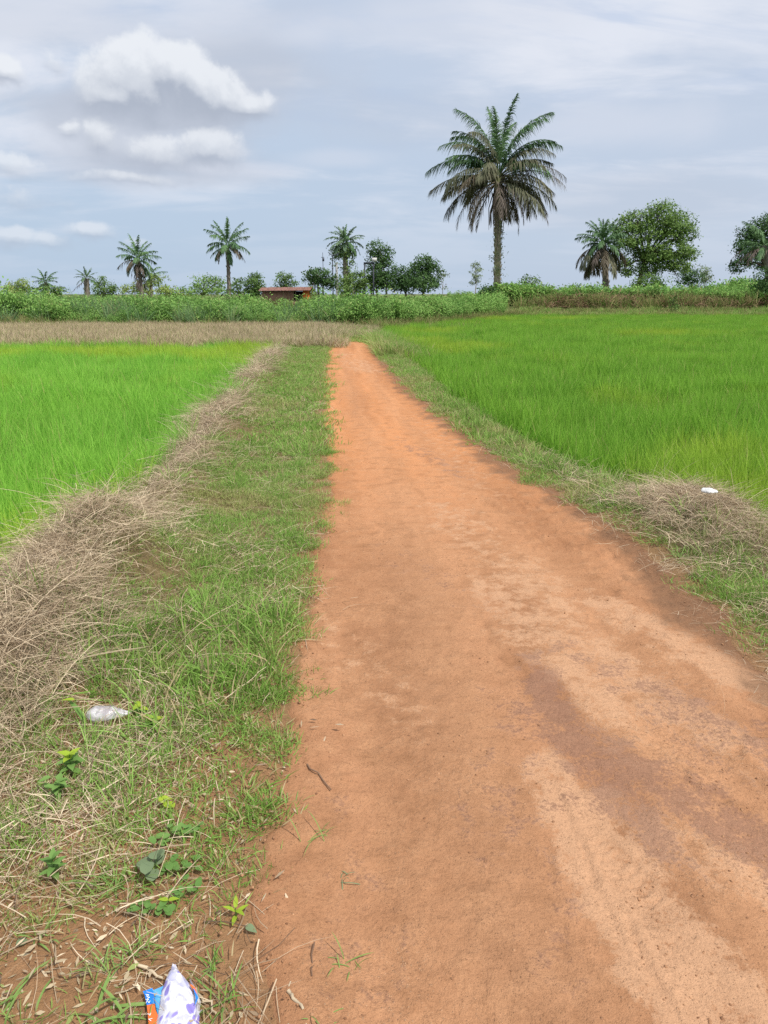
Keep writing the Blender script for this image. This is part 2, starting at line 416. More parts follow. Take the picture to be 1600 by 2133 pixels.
def crop_front(x): return 38.0 + 2.1 * np.clip(x, 0, 9)
def right_end(x): return np.minimum(57.0 + 0.02 * x, crop_front(x) - 0.6)
def inside_left(x, y): return sst(RL(y) - x, -0.10, 0.35) * sst(Y_LEFT_END - y, -0.1, 0.4)
def inside_right(x, y):
    return sst(x - RR(y), -0.10, 0.40) * sst(right_end(x) - y, -0.2, 0.8)
def H(x, y):
    """height of the ground"""
    x = np.asarray(x, float); y = np.asarray(y, float)
    near = y < 70
    z = -0.24 * np.where(near, inside_left(x, y), 0) - 0.22 * np.where(near, inside_right(x, y), 0)
    onp = sst(x - PL(y), -0.15, 0.2) * sst(PR(y) - x, -0.15, 0.2) * sst(Y_PATH_END + 1 - y, 0, 1)
    z = z + (1 - onp) * 0.035 * (fbm(x * 2.2, y * 2.2, 3, 3) - 0.25) * sst(60 - y, 0, 10)
    z = z + 0.17 * np.exp(-((x - RL(y) - 0.22) / 0.22) ** 2) * sst(Y_LEFT_END - y, 0, 3) * (0.3 + 1.2 * vnoise(y * 0.9, y * 0, 9))
    for (mx, my), hh, rx, ry in ((MOUND_R, 0.22, 0.55, 0.55), (MOUND_L, 0.30, 0.34, 0.40), (MOUND_L2, 0.12, 0.35, 0.4)):
        z = z + hh * np.exp(-((x - mx) / rx) ** 2 - ((y - my) / ry) ** 2)
    c = (PL(y) + PR(y)) / 2
    z = z - 0.03 * onp * ((x - c) / 1.2) ** 2 * sst(x - c, 0.3, 1.2)
    z = z + 0.65 * sst(y, 58.5, 64) * sst(x, 3, 12) - 0.3 * sst(y, 200, 800)
    return z

gcol_red, gcol_olive, gcol_mud, gcol_dry = np.array((0.36, 0.195, 0.10)), np.array((0.19, 0.145, 0.068)), np.array((0.10, 0.075, 0.04)), np.array((0.27, 0.19, 0.115))
def fan(y0, y1, nrow, ncol, half, spread):
    ys = y0 + (y1 - y0) * 0
    k = np.linspace(0, 1, nrow)
    ys = (y0 + 3) * ((y1 + 3) / (y0 + 3)) ** k - 3
    us = np.linspace(-1, 1, ncol); us = np.sign(us) * np.abs(us) ** 1.25
    Y = np.repeat(ys[:, None], ncol, 1); X = us[None] * (half + spread * np.maximum(Y, 0))
    return X, Y
def grid_faces(nr, nc):
    i, j = np.meshgrid(np.arange(nr - 1), np.arange(nc - 1), indexing='ij')
    return np.stack([i * nc + j, i * nc + j + 1, (i + 1) * nc + j + 1, (i + 1) * nc + j], -1).reshape(-1, 4)

def set_color(me, name, rgb):
    a = me.attributes.new(name, 'FLOAT_COLOR', 'POINT')
    a.data.foreach_set('color', np.concatenate([rgb, np.ones((len(rgb), 1))], 1).astype(np.float32).ravel())

def soil_base(w, col, amp=0.5):
    pos = w.node('ShaderNodeNewGeometry').outputs['Position']
    n1 = w.noise(pos, 2.2, 6.0, 0.62); n2 = w.noise(pos, 28.0, 6.0, 0.7); n3 = w.noise(pos, 160.0, 3.0, 0.7)
    return pos, n1, n2, n3

def build_ground():
    X, Y = fan(-2.0, 3500, 420, 240, 7.0, 1.1)
    Z = H(X, Y) - 0.05 * sst(X - PL(Y), 0.0, 0.2) * sst(PR(Y) - X, 0.0, 0.2) * sst(Y_PATH_END - Y, 0.0, 1.0)
    mb = MB(); mb.add(np.stack([X, Y, Z], -1).reshape(-1, 3), grid_faces(*X.shape))
    m, w, out = new_mat('earth')
    pos, n1, n2, n3 = soil_base(w, None)
    col = w.attr('soil', out='Color')
    col = w.mix(w.rng(n2, 0.3, 0.75, 0, 0.55), col, w.vmath('MULTIPLY', col, (0.55, 0.52, 0.5)))
    col = w.mix(w.rng(n3, 0.5, 0.75, 0, 0.5), col, w.vmath('MULTIPLY', col, (1.5, 1.45, 1.4)))
    h = w.math('MULTIPLY_ADD', n3, 0.35, n2)
    w.l.new(principled(w, col, 0.95, 0.15, w.bump(h, 0.9, 0.02)), out.inputs[0])
    me = mb.mesh('ground', m, True)
    x, y = X.ravel(), Y.ravel()
    il, ir = inside_left(x, y), inside_right(x, y)
    near = sst(2.6 - y + 0.6 * (fbm(x * 1.5, y * 1.5, 5) - 0.5), -0.9, 0.5)
    edge = np.maximum(sst(0.30 - np.abs(x - PL(y)), 0, 0.25), sst(0.35 - np.abs(x - PR(y)), 0, 0.3)) * sst(30 - y, 0, 2)
    onp = sst(x - PL(y), -0.05, 0.05) * sst(PR(y) - x, -0.05, 0.05) * sst(28 - y, 0, 1)
    wr = np.clip(np.maximum(np.maximum(near * 0.85, edge * 0.6), onp), 0, 1)[:, None]
    c = gcol_olive * (1 - wr) + gcol_red * wr
    wm = np.clip(il + ir, 0, 1)[:, None]; c = c * (1 - wm) + gcol_mud * wm
    dry = ((sst(y, 23, 23.6) * sst(38 - y, 0, 3) * sst(1 - x, 0, 2)))[:, None].clip(0, 1)
    c = c * (1 - dry) + gcol_dry * dry
    far = sst(y, 56, 60)[:, None]; c = c * (1 - far) + np.array((0.12, 0.14, 0.05)) * far
    set_color(me, 'soil', c)
    o = link('ground', me); tag(o, 'brown earth of the verges and fields under the grass', kind='structure')
build_ground()

def path_masks(x, y):
    """pale swept sand, dark gravel and edge stains with painted soft shade: where they lie on the track"""
    def streak(p0, p1, wdt, seed, k=0.5):
        (x0, y0), (x1, y1) = G(*p0), G(*p1); d = np.array((x1 - x0, y1 - y0)); L = np.hypot(*d); d /= L
        a = (x - x0) * d[0] + (y - y0) * d[1]; b = -(x - x0) * d[1] + (y - y0) * d[0]
        wob = (fbm(x * 3, y * 3, seed, 4, 0.6) - 0.5)
        q = np.maximum(np.maximum(-a, a - L) / (wdt * 2.5), 0) ** 2 + (b / wdt) ** 2
        return np.exp(-np.maximum(q * 0.7 + wob * 2.0 * k, 0) ** 1.2)
    pale = np.zeros_like(x)
    for a, b, wd, sd, amt in (((1150, 1660), (1420, 2133), 0.085, 21, 1.0), ((1230, 1720), (1560, 2133), 0.10, 22, 0.9), ((1050, 1260), (1260, 1480), 0.16, 23, 0.8),
                              ((1180, 1300), (1420, 1480), 0.16, 24, 0.75), ((1300, 1280), (1560, 1420), 0.14, 25, 0.8), ((960, 1090), (1120, 1240), 0.22, 26, 0.6),
                              ((1290, 1700), (1500, 1800), 0.10, 27, 0.7), ((1160, 1600), (1220, 1700), 0.05, 28, 0.9), ((720, 740), (760, 770), 0.35, 29, 0.6), ((700, 1340), (900, 1500), 0.2, 30, 0.35), ((900, 870), (1000, 1000), 0.3, 31, 0.4)):
        pale = np.maximum(pale, amt * streak(a, b, wd, sd, 0.8))
    dark = np.zeros_like(x)
    for a, b, wd, sd, amt in (((1130, 1430), (1200, 1570), 0.085, 41, 1.0), ((1190, 1560), (1330, 1690), 0.11, 42, 0.85), ((1420, 1650), (1640, 1790), 0.07, 43, 0.95),
                              ((1330, 1600), (1560, 1740), 0.12, 44, 0.85), ((1380, 1450), (1620, 1580), 0.15, 51, 0.6), ((1240, 1390), (1450, 1560), 0.09, 52, 0.5), ((1060, 1480), (1120, 1620), 0.10, 53, 0.4), ((850, 930), (960, 990), 0.12, 45, 0.5), ((860, 1180), (960, 1240), 0.18, 46, 0.35), ((1110, 1370), (1180, 1350), 0.05, 47, 0.7),
                              ((1050, 1650), (1130, 1900), 0.10, 48, 0.5), ((960, 1700), (1000, 1760), 0.07, 49, 0.4), ((700, 1700), (760, 2000), 0.12, 50, 0.3)):
        dark = np.maximum(dark, amt * streak(a, b, wd, sd, 0.9))
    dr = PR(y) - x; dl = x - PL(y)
    damp = sst(0.42 - dr + 0.35 * (fbm(x * 4, y * 4, 61) - 0.5), 0.0, 0.45) + 0.45 * sst(0.10 - dl, 0, 0.12)  # dark track edges: soil stain, with soft shade painted in
    return pale, dark, np.clip(damp, 0, 1)

def path_relief(x, y):
    z = 0.014 * (fbm(x * 1.6, y * 1.6, 71, 3) - 0.5) + 0.010 * (fbm(x * 7, y * 7, 72, 4, 0.65) - 0.5) + 0.007 * (fbm(x * 26, y * 26, 78, 3, 0.6) - 0.5) * sst(5 - y, 0, 2)
    c = PL(y) * 0.42 + PR(y) * 0.58
    z = z - 0.016 * np.exp(-((x - c - 0.30) / 0.20) ** 2) - 0.014 * np.exp(-((x - PL(y) - 0.32) / 0.22) ** 2)
    # tyre and scrape marks in the soft sand
    (x0, y0), (x1, y1) = G(1225, 1745), G(1370, 1900)
    d = np.array((x1 - x0, y1 - y0)); L = np.hypot(*d); d /= L
    a = (x - x0) * d[0] + (y - y0) * d[1]; b = -(x - x0) * d[1] + (y - y0) * d[0]
    inn = sst(a, -0.02, 0.02) * sst(L - a, -0.02, 0.02) * sst(0.045 - np.abs(b), 0, 0.012)
    z = z - 0.006 * inn * (0.5 + 0.5 * np.sign(np.sin((a + 0.4 * np.abs(b)) * 2 * math.pi / 0.035)))
    z = z - 0.007 * np.exp(-((np.abs(b) - 0.05) / 0.006) ** 2) * sst(a, 0, 0.05) * sst(L - a, 0, 0.05)
    for (p0, p1, dep, wd) in (((1150, 1640), (1300, 2000), 0.010, 0.012), ((1000, 1300), (1100, 1420), 0.008, 0.02), ((1300, 1930), (1400, 2133), 0.01, 0.012), ((1130, 1760), (1200, 2133), 0.008, 0.014),
                              ((985, 1040), (1040, 1065), 0.03, 0.05), ((940, 1035), (985, 1040), 0.02, 0.04), ((870, 950), (900, 975), 0.03, 0.06), ((740, 755), (770, 765), 0.05, 0.12)):
        (x0, y0), (x1, y1) = G(*p0), G(*p1); d = np.array((x1 - x0, y1 - y0)); L = np.hypot(*d); d /= L
        a = (x - x0) * d[0] + (y - y0) * d[1]; b = -(x - x0) * d[1] + (y - y0) * d[0] + 0.03 * (fbm(x * 5, y * 5, 75) - 0.5)
        b = b + 0.02 * (fbm(x * 14, y * 14, 76) - 0.5); dep = dep * np.clip(1.6 * fbm(x * 9, y * 9, 77) - 0.25, 0, 1)
        z = z - dep * np.exp(-(b / wd) ** 2) * sst(a, -0.05, 0.05) * sst(L - a, -0.05, 0.05) + 0.6 * dep * np.exp(-((b - 2.2 * wd) / wd) ** 2) * sst(a, -0.05, 0.05) * sst(L - a, -0.05, 0.05)
    rough = sst(fbm(x * 1.4, y * 1.4, 90, 3), 0.40, 0.62) * (0.35 + 0.65 * sst(x - PL(y) * 0.4 - PR(y) * 0.6, -0.3, 0.3))
    z = z + 0.011 * rough * np.maximum(fbm(x * 19, y * 19, 91, 3, 0.6) - 0.50, 0) * 4 * sst(9 - y, 0, 5) - 0.008 * rough * np.maximum(0.42 - fbm(x * 11, y * 11, 92, 3), 0) * 4 * sst(12 - y, 0, 5)
    return z

def build_path():
    nr, nc = 620, 230
    k = np.linspace(0, 1, nr); y = (0.6) * (Y_PATH_END / 0.6) ** k
    rag = lambda s, sc: (fbm(y * sc, y * 0 + s, int(s)) - 0.5)
    yl = np.minimum(y, 8)
    l = PL(y) + 0.16 * rag(81, 3.0) * np.minimum(1, y / 4) + 0.10 * rag(83, 9.0) - 0.02
    r = PR(y) + 0.22 * rag(82, 2.2) + 0.08 * rag(84, 9.0) + 0.05
    u = np.linspace(0, 1, nc)
    X = l[:, None] * (1 - u) + r[:, None] * u; Y = np.repeat(y[:, None], nc, 1)
    e = np.minimum(u, 1 - u) * 2
    lift = 0.004 + 0.012 * sst(e, 0, 0.10)[None] - 0.010 * (1 - sst(e, 0, 0.03))[None]
    Z = H(X, Y) + lift + path_relief(X, Y) * sst(e, 0, 0.08)[None]
    x, yy = X.ravel(), Y.ravel()
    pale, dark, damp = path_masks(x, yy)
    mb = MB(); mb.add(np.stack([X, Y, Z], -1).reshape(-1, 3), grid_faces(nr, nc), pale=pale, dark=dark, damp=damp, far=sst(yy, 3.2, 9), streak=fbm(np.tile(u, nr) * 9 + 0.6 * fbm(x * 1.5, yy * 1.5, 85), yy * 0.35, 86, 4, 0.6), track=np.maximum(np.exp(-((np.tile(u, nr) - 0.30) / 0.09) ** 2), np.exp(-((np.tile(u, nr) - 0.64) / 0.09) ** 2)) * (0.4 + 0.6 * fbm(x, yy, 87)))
    m, w, out = new_mat('laterite_dirt')
    pos = w.node('ShaderNodeNewGeometry').outputs['Position']
    n1 = w.noise(pos, 1.3, 5.0, 0.6); n2 = w.noise(pos, 9.0, 7.0, 0.68); n3 = w.noise(pos, 70.0, 5.0, 0.7); n4 = w.noise(pos, 330.0, 2.0, 0.6)
    wm = w.noise(w.vmath('MULTIPLY', pos, (1.0, 1.35, 1.0)), 5.0, 6.0, 0.65)
    col = w.mix(w.rng(n1, 0.3, 0.7), (0.355, 0.176, 0.090), (0.43, 0.222, 0.115))
    col = w.mix(w.math('MULTIPLY', w.attr('far'), 0.8), col, (0.54, 0.235, 0.095))
    col = w.mix(w.rng(w.attr('streak'), 0.50, 0.75, 0, 0.5), col, w.vmath('MULTIPLY', col, (0.70, 0.66, 0.64)))
    col = w.mix(w.rng(w.attr('streak'), 0.48, 0.28, 0, 0.5), col, w.vmath('MULTIPLY', col, (1.28, 1.30, 1.34)))
    col = w.mix(w.math('MULTIPLY', w.attr('track'), 0.35), col, (0.52, 0.29, 0.16))
    col = w.mix(w.rng(n2, 0.42, 0.72, 0, 0.45), col, (0.53, 0.29, 0.155))
    col = w.mix(w.rng(wm, 0.48, 0.72, 0, 0.45), col, (0.25, 0.12, 0.057))
    brk = w.math('ADD', w.math('MULTIPLY', w.math('SUBTRACT', n3, 0.5), 1.5), w.math('MULTIPLY', w.math('SUBTRACT', n2, 0.5), 2.2))
    pal = w.math('ADD', w.attr('pale'), brk)
    col = w.mix(w.math('MULTIPLY', w.rng(pal, 0.36, 0.80, 0, 0.72), w.rng(w.attr('pale'), 0, 0.3)), col, (0.56, 0.335, 0.20))
    drk = w.math('ADD', w.attr('dark'), w.math('MULTIPLY', brk, 1.2))
    col = w.mix(w.math('MULTIPLY', w.rng(drk, 0.38, 0.85, 0, 0.66), w.rng(w.attr('dark'), 0, 0.35)), col, (0.265, 0.145, 0.10))
    edge_tone = w.math('ADD', w.attr('damp'), w.math('MULTIPLY', w.math('SUBTRACT', n2, 0.5), 1.0))
    col = w.mix(w.math('MULTIPLY', w.rng(edge_tone, 0.25, 1.0, 0, 0.72), w.rng(w.attr('damp'), 0, 0.2)), col, (0.15, 0.085, 0.05))
    sc = w.math('ABSOLUTE', w.math('SUBTRACT', w.noise(pos, 16.0, 5.0, 0.6, 0.6), 0.5))
    scm = w.math('MULTIPLY', w.rng(sc, 0.022, 0.004), w.rng(n1, 0.46, 0.60))
    col = w.mix(w.math('MULTIPLY', scm, 0.40), col, (0.17, 0.085, 0.045))
    # grit: pale and dark grains
    v = w.voro(pos, 190.0, out='Color'); vd = w.voro(pos, 190.0)
    grain = w.math('MULTIPLY', w.rng(w.sep(v)[0], 0.78, 0.82), w.rng(vd, 0.25, 0.5, 1, 0))
    col = w.mix(w.math('MULTIPLY', w.math('MULTIPLY', grain, w.rng(n2, 0.42, 0.62)), 0.55), col, (0.16, 0.085, 0.05))
    grain2 = w.math('MULTIPLY', w.rng(w.sep(v)[1], 0.86, 0.9), w.rng(vd, 0.25, 0.5, 1, 0))
    col = w.mix(w.math('MULTIPLY', w.math('MULTIPLY', grain2, w.rng(n1, 0.45, 0.6)), 0.4), col, (0.62, 0.43, 0.28))
    col = w.mix(w.rng(n3, 0.50, 0.70, 0.0, 0.42), col, w.vmath('MULTIPLY', col, (0.62, 0.58, 0.55)))
    col = w.mix(w.rng(n4, 0.45, 0.7, 0.0, 0.45), col, w.vmath('MULTIPLY', col, (0.60, 0.57, 0.55)))
    col = w.mix(w.rng(n3, 0.46, 0.32, 0.0, 0.35), col, w.vmath('MULTIPLY', col, (1.30, 1.30, 1.32)))
    h = w.math('ADD', w.math('MULTIPLY', n3, 0.5), w.math('ADD', w.math('MULTIPLY', n2, 1.0), w.math('MULTIPLY', n4, 0.16)))
    h = w.math('MULTIPLY_ADD', grain2, 0.12, h)
    w.l.new(principled(w, col, 0.95, 0.12, w.bump(h, 0.9, 0.015)), out.inputs[0])
    o = link('dirt_path', mb.mesh('dirt_path', m, True)); tag(o, 'reddish orange laterite dirt track narrowing into the distance', kind='structure')
build_path()

# ------------------------------------------------------------------ scattering of uncountable plants
def proto_collection(name, meshes):
    c = bpy.data.collections.new(name)
    for i, me in enumerate(meshes):
        c.objects.link(bpy.data.objects.new(f'{name}_{i:02d}', me))
    return c
def scatter(name, label, pts, rot, scale, meshes):
    n = len(pts)
    me = bpy.data.meshes.new(name); me.vertices.add(n); me.vertices.foreach_set('co', np.asarray(pts, np.float32).ravel())
    me.attributes.new('rot', 'FLOAT_VECTOR', 'POINT').data.foreach_set('vector', np.asarray(rot, np.float32).ravel())
    sc = np.asarray(scale, np.float32); sc = np.repeat(sc[:, None], 3, 1) if sc.ndim == 1 else sc
    me.attributes.new('scl', 'FLOAT_VECTOR', 'POINT').data.foreach_set('vector', sc.ravel())
    me.attributes.new('idx', 'INT', 'POINT').data.foreach_set('value', np.random.randint(0, len(meshes), n).astype(np.int32))
    for m in meshes[0].materials: me.materials.append(m)
    o = link(name, me); tag(o, label, kind='stuff')
    g = bpy.data.node_groups.new(name + '_spread', 'GeometryNodeTree')
    g.interface.new_socket('Geometry', in_out='INPUT', socket_type='NodeSocketGeometry')
    g.interface.new_socket('Geometry', in_out='OUTPUT', socket_type='NodeSocketGeometry')
    nd = g.nodes; gi = nd.new('NodeGroupInput'); go = nd.new('NodeGroupOutput')
    iop = nd.new('GeometryNodeInstanceOnPoints'); ci = nd.new('GeometryNodeCollectionInfo')
    ci.inputs['Collection'].default_value = proto_collection(name + '_tuft', meshes)
    ci.inputs['Separate Children'].default_value = True; ci.inputs['Reset Children'].default_value = True
    def named(t, a):
        q = nd.new('GeometryNodeInputNamedAttribute'); q.data_type = t; q.inputs['Name'].default_value = a
        return [s for s in q.outputs if s.enabled and s.name == 'Attribute'][0]
    L = g.links.new
    L(gi.outputs[0], iop.inputs['Points']); L(ci.outputs[0], iop.inputs['Instance'])
    iop.inputs['Pick Instance'].default_value = True
    L(named('INT', 'idx'), iop.inputs['Instance Index'])
    e2r = nd.new('FunctionNodeEulerToRotation'); L(named('FLOAT_VECTOR', 'rot'), e2r.inputs[0]); L(e2r.outputs[0], iop.inputs['Rotation'])
    L(named('FLOAT_VECTOR', 'scl'), iop.inputs['Scale'])
    L(iop.outputs[0], go.inputs[0])
    o.modifiers.new('spread', 'NODES').node_group = g
    return o

R = np.random.RandomState(7)
np.random.seed(11)
def tuft(n, lmin, lmax, wid, spread, lean, curve, mat, name, seg=3, flat=0.0, seed=0):
    r = np.random.RandomState(seed); mb = MB()
    a = r.rand(n) * 2 * math.pi; rr = spread * np.sqrt(r.rand(n))
    base = np.stack([rr * np.cos(a), rr * np.sin(a), np.zeros(n)], 1)
    b = a + r.randn(n) * 0.9
    ln = np.abs(r.randn(n)) * lean
    d = unit(np.stack([np.sin(ln) * np.cos(b), np.sin(ln) * np.sin(b), np.cos(ln) * (1 - flat) + 0.02], 1))
    fa = r.rand(n) * 2 * math.pi
    side = unit(np.cross(d, np.stack([np.cos(fa), np.sin(fa), r.randn(n) * .3], 1)))
    L = lmin + (lmax - lmin) * r.rand(n)
    bend = np.stack([np.cos(b), np.sin(b), -0.6 * np.ones(n)], 1) * (curve * r.rand(n))[:, None]
    strips(mb, base, d, side, L, wid * (0.7 + 0.6 * r.rand(n)), bend, seg, r=r.rand(n))
    return mb.mesh(name, mat)

def litter(n, lmin, lmax, wid, spread, height, mat, name, seed=0, seg=4):
    """straws lying across one another"""
    r = np.random.RandomState(seed); mb = MB()
    base = np.stack([r.randn(n) * spread, r.randn(n) * spread, r.rand(n) ** 1.5 * height + 0.003], 1)
    a = r.rand(n) * 2 * math.pi; el = r.randn(n) * 0.22
    d = np.stack([np.cos(a) * np.cos(el), np.sin(a) * np.cos(el), np.sin(el) + 0.05], 1)
    L = lmin + (lmax - lmin) * r.rand(n) ** 1.4
    base = base - d * (L * 0.5)[:, None] * np.array([1, 1, 0.3])
    side = unit(np.cross(d, np.stack([r.randn(n) * .5, r.randn(n) * .5, np.ones(n)], 1)))
    c = r.randn(n) * 0.35
    bend = np.stack([-np.sin(a) * c, np.cos(a) * c, -0.10 - 0.18 * r.rand(n)], 1)
    t = np.linspace(0, 1, seg + 1); prof = np.where(t < 1, 1 - 0.35 * t, 0)
    strips(mb, base, d, side, L, wid * (0.4 + 1.05 * r.rand(n) ** 2), bend, seg, r=r.rand(n), prof=prof)
    return mb.mesh(name, mat)

def arcs(n, lmin, lmax, wid, spread, mat, name, seed=0):
    """a heap of dead grass: stems rise and fall over in arcs"""
    r = np.random.RandomState(seed); mb = MB(); seg = 5
    base = np.stack([r.randn(n) * spread, r.randn(n) * spread, np.zeros(n)], 1)
    a = r.rand(n) * 2 * math.pi; ln = 0.35 + 0.9 * r.rand(n)
    d = np.stack([np.cos(a) * np.sin(ln), np.sin(a) * np.sin(ln), np.cos(ln)], 1)
    L = lmin + (lmax - lmin) * r.rand(n)
    side = unit(np.cross(d, np.stack([r.randn(n), r.randn(n), r.randn(n) * .5], 1)))
    sw = r.randn(n) * 0.3
    bend = np.stack([np.cos(a) * 0.25 - np.sin(a) * sw, np.sin(a) * 0.25 + np.cos(a) * sw, -np.cos(ln) * (0.7 + 0.45 * r.rand(n))], 1)
    t = np.linspace(0, 1, seg + 1); prof = np.where(t < 1, 1 - 0.4 * t, 0)
    strips(mb, base, d, side, L, wid * (0.4 + 1.05 * r.rand(n) ** 2), bend, seg, r=r.rand(n), prof=prof)
    return mb.mesh(name, mat)

CLEAR = [(*G(365, 2095), 0.075, 0.14), (*G(228, 1490), 0.09, 0.06), (*G(1478, 1045, 0.2), 0.10, 0.12)]   # nothing grows through the litter
def sample(bands, xlo, xhi, keep):
    """bands: (y0, y1, per m2); xlo/xhi functions of y; keep(x, y) gives a probability"""
    out = []
    for y0, y1, dens in bands:
        ys = np.linspace(y0, y1, 60); wmax = max(float(np.max(xhi(ys) - xlo(ys))), 0.01)
        n = int(dens * wmax * (y1 - y0)); y = y0 + (y1 - y0) * R.rand(n); u = R.rand(n) * wmax
        x = xlo(y) + u; ok = x < xhi(y); x, y = x[ok], y[ok]
        ok = R.rand(len(x)) < keep(x, y)
        for (cx, cy, rx, ry) in CLEAR: ok &= ((x - cx) / rx) ** 2 + ((y - cy) / ry) ** 2 > 1
        out.append(np.stack([x[ok], y[ok]], 1))
    return np.concatenate(out)
def rots(n, tilt=0.12): return np.stack([R.randn(n) * tilt, R.randn(n) * tilt, R.rand(n) * 2 * math.pi], 1)
def on_ground(p, dz=0.0): return np.column_stack([p, H(p[:, 0], p[:, 1]) + dz])
view_r = lambda y: 0.56 * y + 1.6
one = lambda x, y: np.ones_like(x)

# rice, left and right
rice_near = [tuft(16, 0.28, 0.50, 0.0058, 0.045, 0.20, 0.28, M_rice, 'rice_tuft', seed=100 + i) for i in range(8)]
rice_far = [tuft(34, 0.28, 0.50, 0.010, 0.15, 0.20, 0.30, M_rice, 'rice_patch', seed=120 + i) for i in range(6)]
gapn = lambda x, y, s: sst(fbm(x * 1.1, y * 1.1, s, 3), 0.30, 0.40)
keepL = lambda x, y: sst(RL(y) - x + 0.10 * (vnoise(x * 4, y * 4, 5) - 0.5), 0.02, 0.20) * (0.35 + 0.65 * gapn(x, y, 93)) * (y < Y_LEFT_END - 0.1)
keepR = lambda x, y: sst(x - RR(y) + 0.30 * (vnoise(x * 3, y * 3, 6) - 0.5), -0.05, 0.7) * (0.3 + 0.7 * gapn(x, y, 94)) * (y < right_end(x) - 0.3)
loL = lambda y: -view_r(y); hiL = lambda y: RL(y) + 0.1
loR = lambda y: RR(y) - 0.1; hiR = lambda y: np.maximum(view_r(y), RR(y))
rice_near_l = [tuft(16, 0.28, 0.50, 0.0058, 0.045, 0.20, 0.28, M_rice_left, 'rice_tuft', seed=100 + i) for i in range(8)]
rice_far_l = [tuft(34, 0.28, 0.50, 0.010, 0.15, 0.20, 0.30, M_rice_left, 'rice_patch', seed=120 + i) for i in range(6)]
def rice_field(name, label, lo, hi, keep, near, far, mn=rice_near, mf=rice_far):
    a = sample(near, lo, hi, keep); b = sample(far, lo, hi, keep)
    f = lambda p: 0.62 + 0.66 * fbm(p[:, 0] * 1.1, p[:, 1] * 0.9, 91, 4, 0.6) + 0.13 * R.randn(len(p)).clip(-1.5, 2)
    scatter(name, label, on_ground(a), rots(len(a)), f(a), mn)
    scatter(name, label.replace('young rice', 'young rice further off'), on_ground(b), rots(len(b)), f(b), mf)
rice_field('rice_plants', 'bright green young rice in the sunken field left of the track', loL, hiL, keepL, [(2.2, 6, 210), (6, 11, 150)], [(11, 24, 52)], rice_near_l, rice_far_l)
rice_field('rice_plants', 'bright green young rice in the wide field right of the track', loR, hiR, keepR, [(2.6, 7, 170), (7, 12, 115)], [(12, 26, 44), (26, 58.5, 24)])

# turf of the verges
turf_meshes = [tuft(24, 0.015, 0.056, 0.0030, 0.055, 0.75, 0.5, M_turf, 'turf_tuft', seed=140 + i) for i in range(8)]
turf_far = [tuft(44, 0.02, 0.07, 0.007, 0.16, 0.55, 0.5, M_turf, 'turf_patch', seed=150 + i) for i in range(5)]
def keep_turfL(x, y):
    s = x - PL(y); b = x - RL(y)
    e = sst(-s + 0.34 * (fbm(x * 5, y * 5, 15, 4, 0.6) - 0.5) * 2, -0.06, 0.14)
    near = sst(y + 0.8 * (fbm(x * 2.5, y * 2.5, 16, 3) - 0.5), 1.5, 3.0)
    pch = sst(fbm(x * 3.2, y * 3.2, 17, 3), 0.30, 0.55)
    return e * (0.34 + 0.66 * near) * (0.44 + 0.56 * pch) * sst(b, 0.05, 0.4)
def keep_turfR(x, y):
    s = x - PR(y); b = RR(y) - x
    e = sst(s + 0.22 * (fbm(x * 4, y * 4, 18, 3) - 0.5) * 2, 0.0, 0.22)
    m = np.exp(-((x - MOUND_R[0]) / 0.5) ** 2 - ((y - MOUND_R[1] - 0.1) / 0.45) ** 2)
    return e * (0.35 + 0.65 * sst(fbm(x * 3, y * 3, 19, 3), 0.3, 0.55)) * sst(b, -0.25, 0.1) * (1 - 0.92 * m)
tl = lambda y: RL(y); th = lambda y: PL(y) + 0.25
rl_ = lambda y: PR(y) - 0.2; rh = lambda y: RR(y) + 0.3
def turf(name, label, lo, hi, keep, near, far):
    a = sample(near, lo, hi, keep); b = sample(far, lo, hi, keep)
    f = lambda p: 0.65 + 0.8 * fbm(p[:, 0] * 1.5, p[:, 1] * 1.5, 23, 3)
    scatter(name, label, on_ground(a, 0.004), rots(len(a), 0.2), f(a), turf_meshes)
    scatter(name, label.replace('short', 'short distant'), on_ground(b, 0.004), rots(len(b), 0.2), f(b), turf_far)
turf('turf', 'short mixed green and dry grass on the left verge', tl, th, keep_turfL, [(0.7, 3, 1000), (3, 8, 700)], [(8, 29, 130)])
turf('turf', 'short mixed green and dry grass on the right verge', rl_, rh, keep_turfR, [(0.7, 2.0, 500), (2.0, 8, 750)], [(8, 29, 130)])
gx, gy = G(315, 1150)
a = sample([(3.2, 5.6, 700)], lambda y: 0 * y + gx - 0.5, lambda y: 0 * y + gx + 0.5, lambda x, y: np.exp(-((x - gx) / 0.26) ** 2 - ((y - gy) / 0.5) ** 2))
scatter('turf', 'short grass filling in beside the left straw heap', on_ground(a, 0.004), rots(len(a), 0.2), 0.7 + 0.6 * R.rand(len(a)), turf_meshes)
# grass beyond the end of the track and in front of the far crop
a = sample([(26, 40, 55)], lambda y: -0.11 * y + 0.0 * y, lambda y: 0.08 * y + 0.0 * y, lambda x, y: 0.4 + 0.6 * sst(fbm(x, y, 29), .4, .6))
scatter('turf', 'rough grey green grass beyond the end of the track', on_ground(a), rots(len(a), 0.2), 1.2 + R.rand(len(a)), turf_far)

